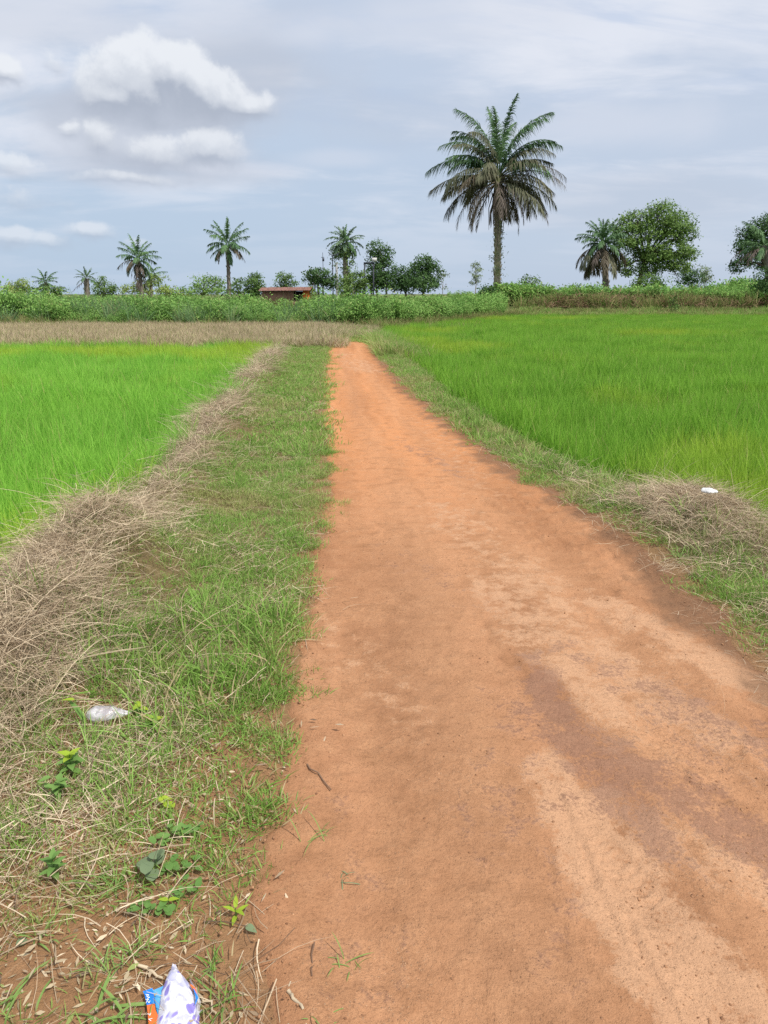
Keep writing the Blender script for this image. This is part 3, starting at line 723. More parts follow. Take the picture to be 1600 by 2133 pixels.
# longer green grass among the turf
tall = [tuft(26, 0.06, 0.17, 0.0042, 0.07, 0.45, 0.55, M_turf, 'verge_grass_tuft', seed=160 + i) for i in range(6)]
def keep_tall(x, y):
    return keep_turfL(x, y) * sst(fbm(x * 1.3, y * 1.3, 31, 3), 0.54, 0.70) * 0.8
a = sample([(1.4, 10, 150), (10, 24, 40)], tl, th, keep_tall)
b = sample([(2.4, 10, 110), (10, 26, 40)], rl_, rh, lambda x, y: keep_turfR(x, y) * sst(RR(y) - x, 0.9, 0.1) * 0.8)
c = sample([(20, 27.5, 90)], lambda y: PR(y) + 0.05, lambda y: RR(y) + 0.9, one)
p = np.concatenate([a, b]); scatter('verge_grass', 'longer green grass growing in patches of the verges', on_ground(p), rots(len(p), 0.15), 0.8 + 0.7 * R.rand(len(p)), tall)
scatter('verge_grass', 'coarse tall grass at the bend where the track ends', on_ground(c), rots(len(c), 0.15), 2.2 + 1.2 * R.rand(len(c)), tall)

# dry straw: lying litter and arching heaps
lit_meshes = [litter(24, 0.04, 0.22, 0.0021, 0.10, 0.03, M_straw, 'straw_litter', seed=170 + i) for i in range(8)]
arc_meshes = [arcs(42, 0.08, 0.31, 0.0027, 0.065, M_straw, 'straw_arcs', seed=180 + i) for i in range(8)]
def bundL(x, y):
    b = x - RL(y)
    return sst(b, -0.22, 0.0) * sst(0.29 + 0.24 * sst(5.2 - y, 0, 1.2) - b + 0.35 * (fbm(x * 2, y * 2, 33, 3) - 0.5), 0.0, 0.3)
a = sample([(1.9, 5, 420), (5, 10, 300), (10, 23, 150)], lambda y: RL(y) - 0.25, lambda y: RL(y) + 0.9, lambda x, y: bundL(x, y) * (0.35 + 0.65 * sst(fbm(x * 1.7, y * 1.7, 35), 0.35, 0.55)))
a3 = sample([(1.9, 3.6, 260)], lambda y: 0 * y - 2.4, lambda y: 0 * y - 0.6, lambda x, y: np.maximum(np.exp(-((x - G(0, 1450)[0]) / 0.33) ** 2 - ((y - G(0, 1450)[1]) / 0.36) ** 2), np.exp(-((x - G(110, 1340)[0]) / 0.34) ** 2 - ((y - G(110, 1340)[1]) / 0.36) ** 2)) * (x > RL(y)))
a = np.concatenate([a, a3])
scale_a = (0.75 + 0.5 * fbm(a[:, 0], a[:, 1], 36)) * (1.0 + 0.40 * sst(a[:, 1], 6.5, 10))
m_ = a[R.rand(len(a)) < 0.45]
scatter('dead_grass', 'matted broken straw lying on the heap beside the left field', on_ground(m_, 0.07), rots(len(m_), 0.45), 0.7 + 0.5 * R.rand(len(m_)), lit_meshes)
scatter('dead_grass', 'heaped dry straw coloured grass along the edge of the left field', on_ground(a, 0.01), rots(len(a), 0.3), scale_a, arc_meshes)
def ml(x, y, c, rx, ry): return np.exp(-((x - c[0]) / rx) ** 2 - ((y - c[1]) / ry) ** 2)
a = sample([(3.0, 7.0, 620)], lambda y: 0 * y + MOUND_R[0] - 1.4, lambda y: 0 * y + MOUND_R[0] + 1.4, lambda x, y: ml(x, y, MOUND_R, 0.62, 0.5) * (x > PR(y) + 0.25) + 0.12 * (x > PR(y) + 0.3) * (x < RR(y) + 0.1))
scatter('dead_grass', 'grey brown heap of cut grass on the right verge', on_ground(a, 0.01), rots(len(a), 0.3), 0.65 + 0.45 * R.rand(len(a)), arc_meshes)
a = sample([(0.7, 1.7, 330), (1.7, 2.6, 200), (2.6, 5, 110), (5, 12, 60), (12, 24, 30)], lambda y: RL(y) - 0.1, lambda y: PL(y) + 0.1,
           lambda x, y: sst(PL(y) - x, -0.02, 0.25) * (0.10 + 0.90 * sst(fbm(x * 2.1, y * 2.1, 37, 3) + 0.22 * sst(PL(y) - x, 0.5, 1.3) - 0.06 * sst(1.7 - y, 0, 0.5), 0.46, 0.64)))
scatter('straw_litter', 'dry straws lying across the left verge', on_ground(a, 0.004), rots(len(a), 0.08), 0.7 + 0.7 * R.rand(len(a)), lit_meshes)
a = sample([(0.8, 2.2, 160), (2.2, 8, 240), (8, 24, 60)], lambda y: PR(y) - 0.15, lambda y: RR(y) + 0.3, lambda x, y: sst(x - PR(y), -0.1, 0.2) * (0.18 + 0.82 * sst(fbm(x * 2.1, y * 2.1, 38, 3), 0.42, 0.6)))
scatter('straw_litter', 'dry straws lying across the right verge', on_ground(a, 0.004), rots(len(a), 0.08), 0.6 + 0.6 * R.rand(len(a)), lit_meshes)

flakes = []
for i in range(5):
    r__ = np.random.RandomState(400 + i); mb = MB(); n = 9
    b_ = np.stack([r__.randn(n) * 0.07, r__.randn(n) * 0.07, 0.002 + 0.008 * r__.rand(n)], 1); a_ = r__.rand(n) * 6.28
    d_ = np.stack([np.cos(a_), np.sin(a_), r__.randn(n) * 0.25], 1); s_ = unit(np.cross(d_, np.stack([r__.randn(n) * .5, r__.randn(n) * .5, np.ones(n)], 1)))
    strips(mb, b_, d_, s_, 0.008 + 0.022 * r__.rand(n), 0.004 + 0.006 * r__.rand(n), np.stack([0 * a_, 0 * a_, -0.2 * r__.rand(n)], 1), 2, r=r__.rand(n), prof=np.array([0.3, 1.0, 0.0]))
    flakes.append(mb.mesh('leaf_flakes', M_straw if i % 2 else M_straw_far))
a = sample([(0.7, 2.6, 330), (2.6, 5, 90)], lambda y: RL(y), lambda y: PL(y) + 0.15, lambda x, y: 0.6 * sst(PL(y) + 0.12 - x, 0, 0.4))
scatter('leaf_litter', 'brown bits of dead leaf strewn on the soil of the left verge', on_ground(a, 0.002), rots(len(a), 0.1), 0.6 + 0.8 * R.rand(len(a)), flakes)
# grit and small stones on the track
def pebble(seed):
    r = np.random.RandomState(seed); mb = MB()
    t = (1 + 5 ** .5) / 2
    V = np.array([(-1, t, 0), (1, t, 0), (-1, -t, 0), (1, -t, 0), (0, -1, t), (0, 1, t), (0, -1, -t), (0, 1, -t), (t, 0, -1), (t, 0, 1), (-t, 0, -1), (-t, 0, 1)], float)
    F = [(0, 11, 5), (0, 5, 1), (0, 1, 7), (0, 7, 10), (0, 10, 11), (1, 5, 9), (5, 11, 4), (11, 10, 2), (10, 7, 6), (7, 1, 8), (3, 9, 4), (3, 4, 2), (3, 2, 6), (3, 6, 8), (3, 8, 9), (4, 9, 5), (2, 4, 11), (6, 2, 10), (8, 6, 7), (9, 8, 1)]
    V = unit(V) * (0.75 + 0.5 * r.rand(12, 1)) * np.array([1, 0.8, 0.55])
    mb.add(V, F, r=r.rand())
    return mb.mesh('grit_stone', M_grit)
M_grit = leafy('grit', (0.18, 0.09, 0.05), (0.44, 0.245, 0.135), transl=0.0, rough=0.9, wscale=40.0, wamt=0.3, spec=0.1)
a = sample([(0.8, 2.2, 2600), (2.2, 5, 900), (5, 10, 130)], lambda y: PL(y) - 0.5, lambda y: np.minimum(PR(y), view_r(y)), lambda x, y: np.maximum(0.10 + 0.90 * sst(fbm(x * 2.6, y * 2.6, 39, 4), 0.46, 0.66), 0.9 * sst(0.22 - np.abs(x - PL(y) - 0.05), 0, 0.2)) * sst(x - PL(y) + 0.3, 0, 0.2))
scatter('gravel', 'small reddish grit scattered over the dirt track', np.column_stack([a, H(a[:, 0], a[:, 1]) + 0.0155 + path_relief(a[:, 0], a[:, 1])]), rots(len(a), 0.5), 0.0011 + 0.0055 * R.rand(len(a)) ** 5 + np.where(a[:, 1] > 2.2, 0.0008, 0), [pebble(s) for s in range(5)])

# far dry stubble and crops
stub = [tuft(40, 0.12, 0.42, 0.012, 0.22, 0.5, 0.5, M_straw_far, 'stubble_tuft', seed=200 + i) for i in range(5)]
a = sample([(23.2, 27, 34), (27, 38, 26)], lambda y: -view_r(y) - 1, lambda y: -0.045 * y + 0 * y, lambda x, y: 0.9 * sst(-x - 0.05 * y, -0.2, 1.5) + 0.1)
scatter('dry_stubble', 'band of brownish dry stubble behind the left rice field', on_ground(a), rots(len(a), 0.2), 0.7 + 0.5 * fbm(a[:, 0], a[:, 1], 41), stub)
a = sample([(28, 40, 16)], lambda y: -0.06 * y, lambda y: 0.02 * y + 0.5, one)
scatter('dry_stubble', 'thin grey stubble behind the end of the track', on_ground(a), rots(len(a), 0.2), 0.5 + 0.3 * R.rand(len(a)), stub)

def crop_plant(seed, n_stem=5, h=1.5, leaf=0.16, mat=None, name='crop_plant', low=0.2):
    r = np.random.RandomState(seed); mb = MB()
    for i in range(n_stem):
        a = r.rand() * 6.28; b = np.array([math.cos(a), math.sin(a), 0]) * r.rand() * 0.35
        top = b + np.array([math.cos(a) * 0.3 * r.rand(), math.sin(a) * 0.3 * r.rand(), h * (0.7 + 0.35 * r.rand())])
        n = 44; s = low + (1 - low) * r.rand(n) ** 0.7; c = b + (top - b) * s[:, None]
        aa = r.rand(n) * 6.28; el = r.randn(n) * 0.5 + 0.1
        d = np.stack([np.cos(aa) * np.cos(el), np.sin(aa) * np.cos(el), np.sin(el)], 1)
        c = c + d * (0.10 + 0.22 * r.rand(n))[:, None]
        side = unit(np.cross(d, np.stack([r.randn(n) * .6, r.randn(n) * .6, np.ones(n)], 1)))
        bend = np.tile([0, 0, -0.5], (n, 1)) * r.rand(n)[:, None]
        strips(mb, c, d, side, leaf * (0.8 + 0.7 * r.rand(n)), leaf * 0.55, bend, 2, r=r.rand(n), prof=np.array([0.35, 1.0, 0.0]))
        tube(mb, [b, (b + top) / 2 + r.randn(3) * 0.03, top], [0.012, 0.01, 0.006], 4, False, t=0.0, r=0.1)
    return mb.mesh(name, mat)
crop = [crop_plant(300 + i, 5, 1.45, 0.12, M_hedge) for i in range(6)]
hi_l = lambda x, y: 0.30 + 0.55 * (fbm(x * 0.16, y * 0.0, 57, 2) - 0.5) + 0.85 * fbm(x * 0.35, y * 0.5, 43, 3) + 0.06 * sst(-x, 10, 20) - 0.06 * sst(-x, 9, 5) - 0.36 * np.exp(-((x + 4.7) / 1.8) ** 2)
a = sample([(37.6, 39.5, 11.0), (39.5, 46, 5.5)], lambda y: -0.60 * y - 2, lambda y: 0.0 * y + 0.3, lambda x, y: sst(y, 37.6, 38.6 + 0.8 * vnoise(x * .8, y * 0, 3)) * sst(0.3 - x, 0, 0.6) )
hs = hi_l(a[:, 0], a[:, 1]) * (0.75 + 0.25 * sst(a[:, 1], 37.6, 39.5)) + 0.10 * R.randn(len(a)) + 0.30 * (R.rand(len(a)) < 0.04)
scatter('crop_rows', 'dense waist high green crop bank left of the palm', on_ground(a), rots(len(a), 0.1), hs, crop)
a = sample([(38, 62, 7.0)], lambda y: 0 * y + 0.1, lambda y: 0.14 * y + 0.8, lambda x, y: sst(y - crop_front(x), -0.5, 0.8) * (0.35 + 0.65 * sst(4.5 - y + crop_front(x), 0, 2)) * (y < crop_front(x) + 9))
scatter('crop_rows', 'lower green crop bank between the track end and the tall palm', on_ground(a), rots(len(a), 0.1), (0.50 + 0.62 * fbm(a[:, 0] * 0.7, a[:, 1] * 0.4, 44) + 0.09 * R.randn(len(a))) * (0.75 + 0.25 * sst(a[:, 1] - crop_front(a[:, 0]), 0, 2)), crop)
und = [tuft(44, 0.2, 0.75, 0.014, 0.3, 0.4, 0.5, M_tan, 'rank_grass', seed=220 + i) for i in range(5)]
a = sample([(37.0, 38.6, 12)], lambda y: -0.60 * y - 2, lambda y: 0.12 * y, lambda x, y: 0.25 + 0.75 * sst(-x, 14, 22))
scatter('rank_grass', 'yellowish rank grass along the foot of the left crop', on_ground(a), rots(len(a)), 0.6 + 0.5 * R.rand(len(a)) + 0.35 * sst(-a[:, 0], 15, 20), und)
a = sample([(36, 62, 20)], lambda y: 0 * y - 0.5, lambda y: 0.16 * y + 1, lambda x, y: np.exp(-((y - crop_front(x) + 0.3) / 1.1) ** 2))
scatter('rank_grass', 'brown rank grass at the foot of the lower crop', on_ground(a), rots(len(a)), 0.5 + 0.7 * R.rand(len(a)) * fbm(a[:, 0] * .8, a[:, 1] * .8, 52) * 1.6, und)
# reeds standing out of the left crop
reeds = [tuft(46, 0.9, 2.0, 0.03, 0.35, 0.22, 0.55, M_reed, 'reed_tuft', seed=230 + i) for i in range(4)]
a = sample([(39.0, 42, 2.2)], lambda y: -0.56 * y, lambda y: -0.33 * y, lambda x, y: np.where((x < -17.5) | ((x > -16.6) & (x < -13.6)), 1, 0.2))
a2 = sample([(37.4, 42, 0.9)], lambda y: -0.60 * y, lambda y: 0.0 * y, one)
scatter('reeds', 'pale coarse grass poking out of the left crop', on_ground(a2), rots(len(a2), 0.15), 0.55 + 0.40 * R.rand(len(a2)), reeds)
scatter('reeds', 'tall pale elephant grass rising out of the left crop', on_ground(a), rots(len(a)), 0.75 + 0.4 * R.rand(len(a)), reeds)

# the bank behind the right field
bank_l = lambda y: 0.115 * y; bank_h = lambda y: view_r(y) + 2
a = sample([(56.6, 61.5, 13)], lambda y: 0.125 * y, bank_h, lambda x, y: 0.25 + 0.75 * sst(fbm(x * .5, y * .9, 4, 3), 0.3, 0.6))
scatter('rank_grass', 'low green and tan grass along the far edge of the right field', on_ground(a), rots(len(a)), 0.35 + 0.9 * fbm(a[:, 0] * .5, a[:, 1] * .5, 55) * R.rand(len(a)) + 0.15, [tuft(44, 0.15, 0.6, 0.022, 0.3, 0.5, 0.5, M_turf if i < 3 else M_tan, 'edge_grass', seed=240 + i) for i in range(5)])
a = sample([(62, 66, 7)], bank_l, bank_h, lambda x, y: 0.12 + 0.6 * sst(x, 12.5, 15.5) * sst(33 - x, 0, 4))
scatter('tan_grass', 'tan dry grass standing on the bank behind the right field', on_ground(a), rots(len(a)), 0.75 + 1.3 * fbm(a[:, 0] * .45, a[:, 1] * .6, 46) + 0.2 * R.randn(len(a)).clip(-1, 2), [tuft(50, 0.3, 0.95, 0.024, 0.35, 0.3, 0.4, M_tan, 'bank_grass', seed=250 + i) for i in range(4)])
a = sample([(62, 65, 5)], lambda y: 0.19 * y, bank_h, lambda x, y: 0.3 + 0.7 * sst(fbm(x * .5, y * .8, 48), .4, .6))
scatter('dead_brush', 'reddish brown cut brush lying along the right bank', on_ground(a), rots(len(a), 0.3), 1.5 + R.rand(len(a)), [litter(40, 0.2, 0.7, 0.022, 0.22, 0.28, M_brush, 'brush_litter', seed=260 + i) for i in range(4)])
crop_r = [crop_plant(320 + i, 5, 1.25, 0.17, M_hedge) for i in range(5)]
a = sample([(64.5, 67, 4.5), (67, 74, 2.0)], lambda y: 0.13 * y, bank_h, lambda x, y: 0.55 + 0.45 * np.maximum(sst(14.5 - x, 0, 2), sst(x, 25, 30)))
scatter('crop_rows', 'green crop growing along the top of the right bank', on_ground(a), rots(len(a), 0.1), 0.55 + 0.95 * fbm(a[:, 0] * 0.4, a[:, 1] * 0.4, 49) + 0.12 * R.randn(len(a)) + 0.35 * sst(a[:, 0], 27, 34), crop_r)
a = sample([(62.5, 65, 4.0)], lambda y: 0.43 * y, lambda y: 0.58 * y, lambda x, y: one(x, y))
scatter('crop_rows', 'bright green low crop in front of the dark bush on the right bank', on_ground(a, 0.5), rots(len(a), 0.1), 0.45 + 0.2 * R.rand(len(a)), crop_r)
# thin scrub further back, between the trees
a = sample([(75, 95, 0.5), (95, 140, 0.28)], lambda y: -0.62 * y, lambda y: 0.62 * y, lambda x, y: 0.5 * sst(fbm(x * .12, y * .12, 50), .4, .6))
scatter('scrub', 'low green scrub behind the crops', on_ground(a), rots(len(a), 0.1), 0.7 + 0.4 * R.rand(len(a)), crop_r)

# ------------------------------------------------------------------ trees
def leaves_mb(lobes, per_lobe, leaf, r, gap=0.42, shell=0.55, up=0.5):
    mb = MB()
    for li, (c, rad3) in enumerate(lobes):
        n = per_lobe[li]; m = 10 if leaf < 0.16 or n < 120 else 26
        k = max(4, n // m)
        d = unit(r.randn(k, 3)); q = shell + (1.05 - shell) * r.rand(k) ** 0.7
        cc = d * q[:, None]
        nz = vnoise(cc[:, 0] * 2.3 + li * 3.7 + cc[:, 1] * 1.9, cc[:, 2] * 2.3 + cc[:, 1] * 2.1 + 5, li + 3)
        ok = nz > gap * r.rand(k) * 1.6; cc = cc[ok]; d = d[ok]; k = len(cc)
        cl = np.repeat(cc * rad3 + c, m, 0) + r.randn(k * m, 3) * (np.array(rad3).mean() * 0.115 + leaf * 0.55) * np.array([1.15, 1.15, 0.72])
        N = len(cl)
        nrm = unit(np.repeat(d, m, 0) * 0.6 + np.array([0, 0, up]) + r.randn(N, 3) * 0.55)
        tn = unit(np.cross(nrm, r.randn(N, 3))); bt = np.cross(nrm, tn)
        s = leaf * (0.6 + 0.8 * r.rand(N))[:, None]
        V = np.stack([cl - tn * s * 0.5, cl + bt * s * 0.30 - nrm * s * 0.08, cl + tn * s * 0.5 - nrm * s * 0.15, cl - bt * s * 0.30 - nrm * s * 0.08], 1)
        cr = np.repeat(r.rand(k), m) * 0.6 + 0.4 * r.rand(N)
        mb.add(V.reshape(-1, 3), (np.arange(N)[:, None] * 4 + np.array([[0, 1, 2, 3]])), r=np.repeat(cr, 4), t=0.5)
    return mb

def tree(name, label, cat, base_px, Y, lobes_px, leaf, total, mat, trunk_r, bark=None, seed=0, gap=0.42, fork=0.45, group=None, up=0.5, shell=0.55, trunks=1, depth=0.9):
    """lobes_px: (px, py, rx, ry) of each leafy mass as it stands at distance Y, given the depth of its width"""
    r = np.random.RandomState(seed); bark = bark or M_bark
    bx, by = P(base_px, 620, Y)[0], Y; bz = float(H(bx, by))
    t = thing(name, label, cat, (bx, by, bz), 0, group)
    base = np.array([bx, by, bz]); lobes = []
    if group == 'trees by the pale palm': lobes_px = [(a, b - 2, c * 1.18, d * 1.15) for a, b, c, d in lobes_px]; total = int(total * 1.5)
    for (px, py, rx, ry) in lobes_px:
        k = M_PER_PX(py, Y); dy = (r.rand() - 0.5) * rx * k * 0.9
        lobes.append((P(px, py, Y) + np.array([0, dy, 0]) - base, (rx * k, rx * k * depth, ry * k)))
    area = np.array([(l[1][0] * l[1][2]) ** 1.0 for l in lobes]); n = (total * area / area.sum()).astype(int)
    link('crown', leaves_mb(lobes, n, leaf, r, gap, shell, up).mesh('crown', mat), t)
    mb = MB(); cs = np.array([l[0] for l in lobes]); cen = cs.mean(0)
    zf = fork * max(cs[:, 2].max(), 0.6)
    for k in range(trunks):
        off = np.array([0, 0, 0]) if trunks == 1 else np.array([r.randn() * 0.5, r.randn() * 0.4, 0])
        fk = off + np.array([cen[0] * 0.35 + r.randn() * 0.1, cen[1] * 0.3, zf])
        tube(mb, [off + (0, 0, -0.15), off * 0.7 + fk * 0.3 * np.array([0.6, 1, 1]), fk * 0.65 + off * 0.35 + r.randn(3) * 0.04, fk], np.array([1.35, 1.0, 0.85, 0.72]) * trunk_r, 8)
        for c in (cs if trunks == 1 else cs[k::trunks]):
            mid = fk + (c - fk) * 0.5 + np.array([0, 0, 0.10 * np.linalg.norm(c - fk)]) + r.randn(3) * 0.08
            tube(mb, [fk - (0, 0, 0.05), mid, c], np.array([0.62, 0.4, 0.16]) * trunk_r, 6)
            for j in range(4):
                e = c + unit(r.randn(3)) * np.linalg.norm(c - fk) * 0.35
                s0 = fk + (c - fk) * (0.55 + 0.4 * r.rand())
                tube(mb, [mid * 0.4 + s0 * 0.6, (s0 + e) / 2 + r.randn(3) * 0.05, e], np.array([0.22, 0.15, 0.06]) * trunk_r, 5, False)
    link('trunk', mb.mesh('trunk', bark, True), t)
    return t

# --- palms
def frond_mesh(L, e0, e1, nl, wl, seed, mat, droop=0.5, sparse=0.0, lw=0.045, r0=0.05, splay=0.35, twist=0.0):
    """one feather leaf in the XZ plane, growing from the origin along +X"""
    r = np.random.RandomState(seed); mb = MB(); m = 14
    s = np.linspace(0, 1, m); e = np.radians(e0 + (e1 - e0) * s ** 1.25)
    ds = L / (m - 1); dx = np.cos(e) * ds; dz = np.sin(e) * ds
    x = np.concatenate([[0], np.cumsum((dx[1:] + dx[:-1]) / 2)]); z = np.concatenate([[0], np.cumsum((dz[1:] + dz[:-1]) / 2)])
    yv = twist * s ** 2 * L
    pts = np.stack([x, yv, z], 1)
    tube(mb, pts, r0 * (1 - 0.88 * s), 5, r=0.85, t=0.0)
    sl = 0.16 + 0.84 * (np.arange(nl) + r.rand(nl) * 0.6) / nl; sl = np.clip(sl, 0, 0.995)
    for sgn in (-1, 1):
        ok = r.rand(nl) > sparse; q = sl[ok]; N = len(q)
        b = np.stack([np.interp(q, s, pts[:, k]) for k in range(3)], 1)
        ee = np.interp(q, s, e); tan = np.stack([np.cos(ee), 0 * ee, np.sin(ee)], 1); nor = np.stack([-np.sin(ee), 0 * ee, np.cos(ee)], 1)
        lat = np.array([0, sgn, 0.0])
        fw = np.radians(28 + 34 * q + r.randn(N) * 7); upa = r.randn(N) * splay + 0.15
        d = unit(lat * (np.cos(fw) * np.cos(upa))[:, None] + tan * np.sin(fw)[:, None] + nor * (np.cos(fw) * np.sin(upa))[:, None])
        ll = wl * np.sin(np.pi * (0.14 + 0.80 * q)) ** 0.7 * (0.8 + 0.35 * r.rand(N))
        side = unit(np.cross(d, nor) * 1.0 + r.randn(N, 3) * 0.25); side = unit(np.cross(d, unit(np.cross(side, d) + 0.5 * nor)))
        bend = np.stack([np.zeros(N), np.zeros(N), -droop * (0.6 + 0.8 * r.rand(N))], 1)
        strips(mb, b, d, side, ll, lw, bend, 3, r=r.rand(N), prof=np.array([0.6, 1.0, 0.75, 0.0]))
    return mb.mesh('frond', mat)

def palm_trunk(mb, h, r0, r1, seed, bow=(0, 0), boots=0, boot_len=0.3, n=14, flare=1.3):
    r = np.random.RandomState(seed); m = max(12, int(h * 5))
    s = np.linspace(0, 1, m)
    pts = np.stack([bow[0] * s ** 1.6, bow[1] * s ** 1.6, s * h - 0.2 * (s == 0)], 1)
    rr = (r0 + (r1 - r0) * s) * (1 + (flare - 1) * np.exp(-s * h / 0.6)) * (1 + 0.05 * r.randn(m))
    tube(mb, pts, rr, n, t=0.0, r=0.5)
    for i in range(boots):
        q = (i + r.rand()) / boots; q = q ** 0.8
        a = i * 2.39996 + r.randn() * 0.15; c = np.array([np.interp(q, s, pts[:, k]) for k in range(3)]); R0 = np.interp(q, s, rr)
        o = np.array([math.cos(a), math.sin(a), 0])
        ln = boot_len * (0.6 + 0.7 * r.rand())
        tube(mb, [c + o * R0 * 0.75, c + o * (R0 + 0.05) + (0, 0, ln * 0.5), c + o * (R0 + 0.05 + 0.05 * r.rand()) + (0, 0, ln)], [0.075, 0.055, 0.02], 5, r=0.5, t=0.0)

def palm(name, label, px_base, Y, px_hub, py_hub, r0, r1, fronds, seed, bark, boots, group=None, shared=True, bow_from=None):
    """fronds: (azimuth deg, start elevation, end elevation, length, kind)"""
    hub = P(px_hub, py_hub, Y); bx = P(px_base, 620, Y)[0]; bz = float(H(bx, Y))
    t = thing(name, label, 'palm tree', (bx, Y, bz), 0, group)
    hv = hub - np.array([bx, Y, bz])
    mb = MB(); palm_trunk(mb, hv[2], r0, r1, seed, (hv[0], 0), boots); link('trunk', mb.mesh('trunk', bark, True), t)
    kinds = {'g': dict(mat=M_frond, droop=0.9, sparse=0.06), 'p': dict(mat=M_frond_pale, droop=0.5, sparse=0.05), 'o': dict(mat=M_frond_olive, droop=1.0, sparse=0.14), 'b': dict(mat=M_frond_brown, droop=0.95, sparse=0.32), 'd': dict(mat=M_frond_dead, droop=0.9, sparse=0.55)}
    cache = {}
    for i, (az, e0, e1, L, k) in enumerate(fronds):
        key = (round(e0 / 12), round(e1 / 18), round(L * 2), k) if shared else i
        if key not in cache:
            kw = kinds[k]; nl = int(17 * L) if not shared else int(11 * L)
            wl = (0.155 * L if L > 4 else 0.2 * L) * (0.75 if k == 'd' else 1.0)
            if not shared and k in 'go': wl *= 1.12
            cache[key] = frond_mesh(L, e0, e1, nl, wl, seed * 100 + i, kw['mat'], kw['droop'], kw['sparse'], lw=(0.075 if k in 'go' else 0.052) if not shared else 0.11, r0=0.055 if L > 4 else 0.04, twist=0.06 * math.sin(i * 2.1))
        q = 0.6 * r1 / 0.3 * 0.3
        link('frond', cache[key], t, (hv[0] + q * math.cos(rad(az)), q * math.sin(rad(az)), hv[2] - 0.35 + 0.6 * float(sst(e0, -40, 70))), (0, 0, rad(az)))
    return t, hv

def crown_fronds(n, L, seed, top=84, bottom=-35, dead_from=0.75, brown_from=0.5, sag=72):
    r = np.random.RandomState(seed); out = []
    for i in range(n):
        f = (i + 0.5) / n; az = (i * 137.508 + seed * 31) % 360
        e0 = top + (bottom - top) * f ** 0.85 + r.randn() * 4; e1 = max(e0 - sag * (0.5 + 0.7 * f) + r.randn() * 8, -88)
        k = 'd' if f > dead_from and r.rand() < 0.7 else ('b' if f > brown_from and r.rand() < 0.6 else 'g')
        out.append((az, e0, e1, L * (0.78 + 0.22 * math.sin(math.pi * min(1, 0.25 + f)) + 0.06 * r.randn()), k))
    return out

# the tall palm right of the track end
big = [(300, 89, 58, 6.2, 'g'), (100, 86, 50, 5.8, 'g'), (190, 84, 18, 6.5, 'g'), (172, 76, 4, 6.0, 'g'), (-8, 80, 24, 6.7, 'g'), (6, 70, 2, 6.2, 'g'), (250, 84, 20, 5.8, 'g'), (322, 80, 12, 5.9, 'g'), (60, 80, 14, 6.0, 'g'), (135, 78, 12, 6.0, 'g'),
       (-4, 62, -24, 6.2, 'g'), (184, 64, -24, 6.1, 'g'), (215, 70, -8, 5.6, 'o'), (345, 58, -20, 5.8, 'o'), (158, 54, -34, 5.9, 'g'), (202, 60, -26, 5.7, 'o'), (186, 14, -62, 6.2, 'o'), (22, 44, -24, 5.8, 'o'), (-30, 12, -60, 5.8, 'o'), (168, -12, -74, 5.4, 'b'), (12, -14, -78, 5.2, 'b'),
       (188, 46, -42, 6.2, 'g'), (165, 36, -40, 6.3, 'g'), (205, 26, -52, 6.2, 'o'), (180, 18, -52, 6.3, 'g'), (195, 6, -60, 6.2, 'o'), (172, -4, -66, 6.0, 'b'), (215, 14, -60, 5.6, 'b'), (240, 40, -30, 5.0, 'o'),
       (0, 34, -30, 6.5, 'b'), (-15, 24, -40, 6.6, 'b'), (12, 16, -44, 6.4, 'b'), (-6, 6, -46, 6.6, 'g'), (18, 0, -62, 6.2, 'b'), (-22, -8, -72, 6.0, 'd'), (322, 34, -40, 5.3, 'o'),
       (60, 30, -40, 5.6, 'g'), (90, 36, -40, 5.6, 'g'), (120, 28, -45, 5.8, 'b'), (140, 4, -60, 5.8, 'b'), (40, 2, -60, 5.8, 'b'), (80, -2, -66, 5.6, 'b')]
_r = np.random.RandomState(5)
for i in range(14):
    big.append(((i * 137.5 + 20) % 360, -14 - 34 * _r.rand(), -84 + 6 * _r.rand(), 3.6 + 1.6 * _r.rand(), 'd' if i % 4 else 'b'))
_q = np.random.RandomState(21)
for i in range(9): big.append((i * 137.5 + 60, 52 - 9 * i + 4 * _q.randn(), -20 - 6 * i, 5.6, 'g' if i < 3 else 'o'))
big = [(a + 7 * _q.randn(), e + (4 * _q.randn() if e < 80 else 0), max(e1 - 5 + 8 * _q.randn(), -88), L * (1 + 0.06 * _q.randn()) if e < 80 else L, k) for a, e, e1, L, k in big]
big = [(a, e, e1, L * 0.90 if e < 60 else L * 0.97, 'o' if (k == 'g' and e < 30) else k) for a, e, e1, L, k in big]
pt, hv = palm('oil_palm', 'tallest oil palm with drooping brown lower fronds beside the end of the track', 1035, 66.0, 1037, 372, 0.29, 0.25, big, 1, M_palm_bark, 150, shared=False)
mb = MB(); _r = np.random.RandomState(3)                        # dead strips hanging down the upper trunk
for i in range(24):
    a = _r.rand() * 6.28; o = np.array([math.cos(a), math.sin(a), 0]); z0 = hv[2] - 0.3 - 2.2 * _r.rand(); ln = 1.0 + 2.6 * _r.rand()
    tube(mb, [np.array([hv[0], 0, z0]) + o * 0.33, np.array([hv[0], 0, z0 - ln * 0.4]) + o * (0.45 + 0.25 * _r.rand()), np.array([hv[0], 0, z0 - ln]) + o * (0.40 + 0.25 * _r.rand())], [0.05, 0.035, 0.012], 4, r=_r.rand(), t=0.0)
link('hanging_fibre', mb.mesh('hanging_fibre', M_frond_dead), pt)['kind'] = 'stuff'
r_ = np.random.RandomState(8)
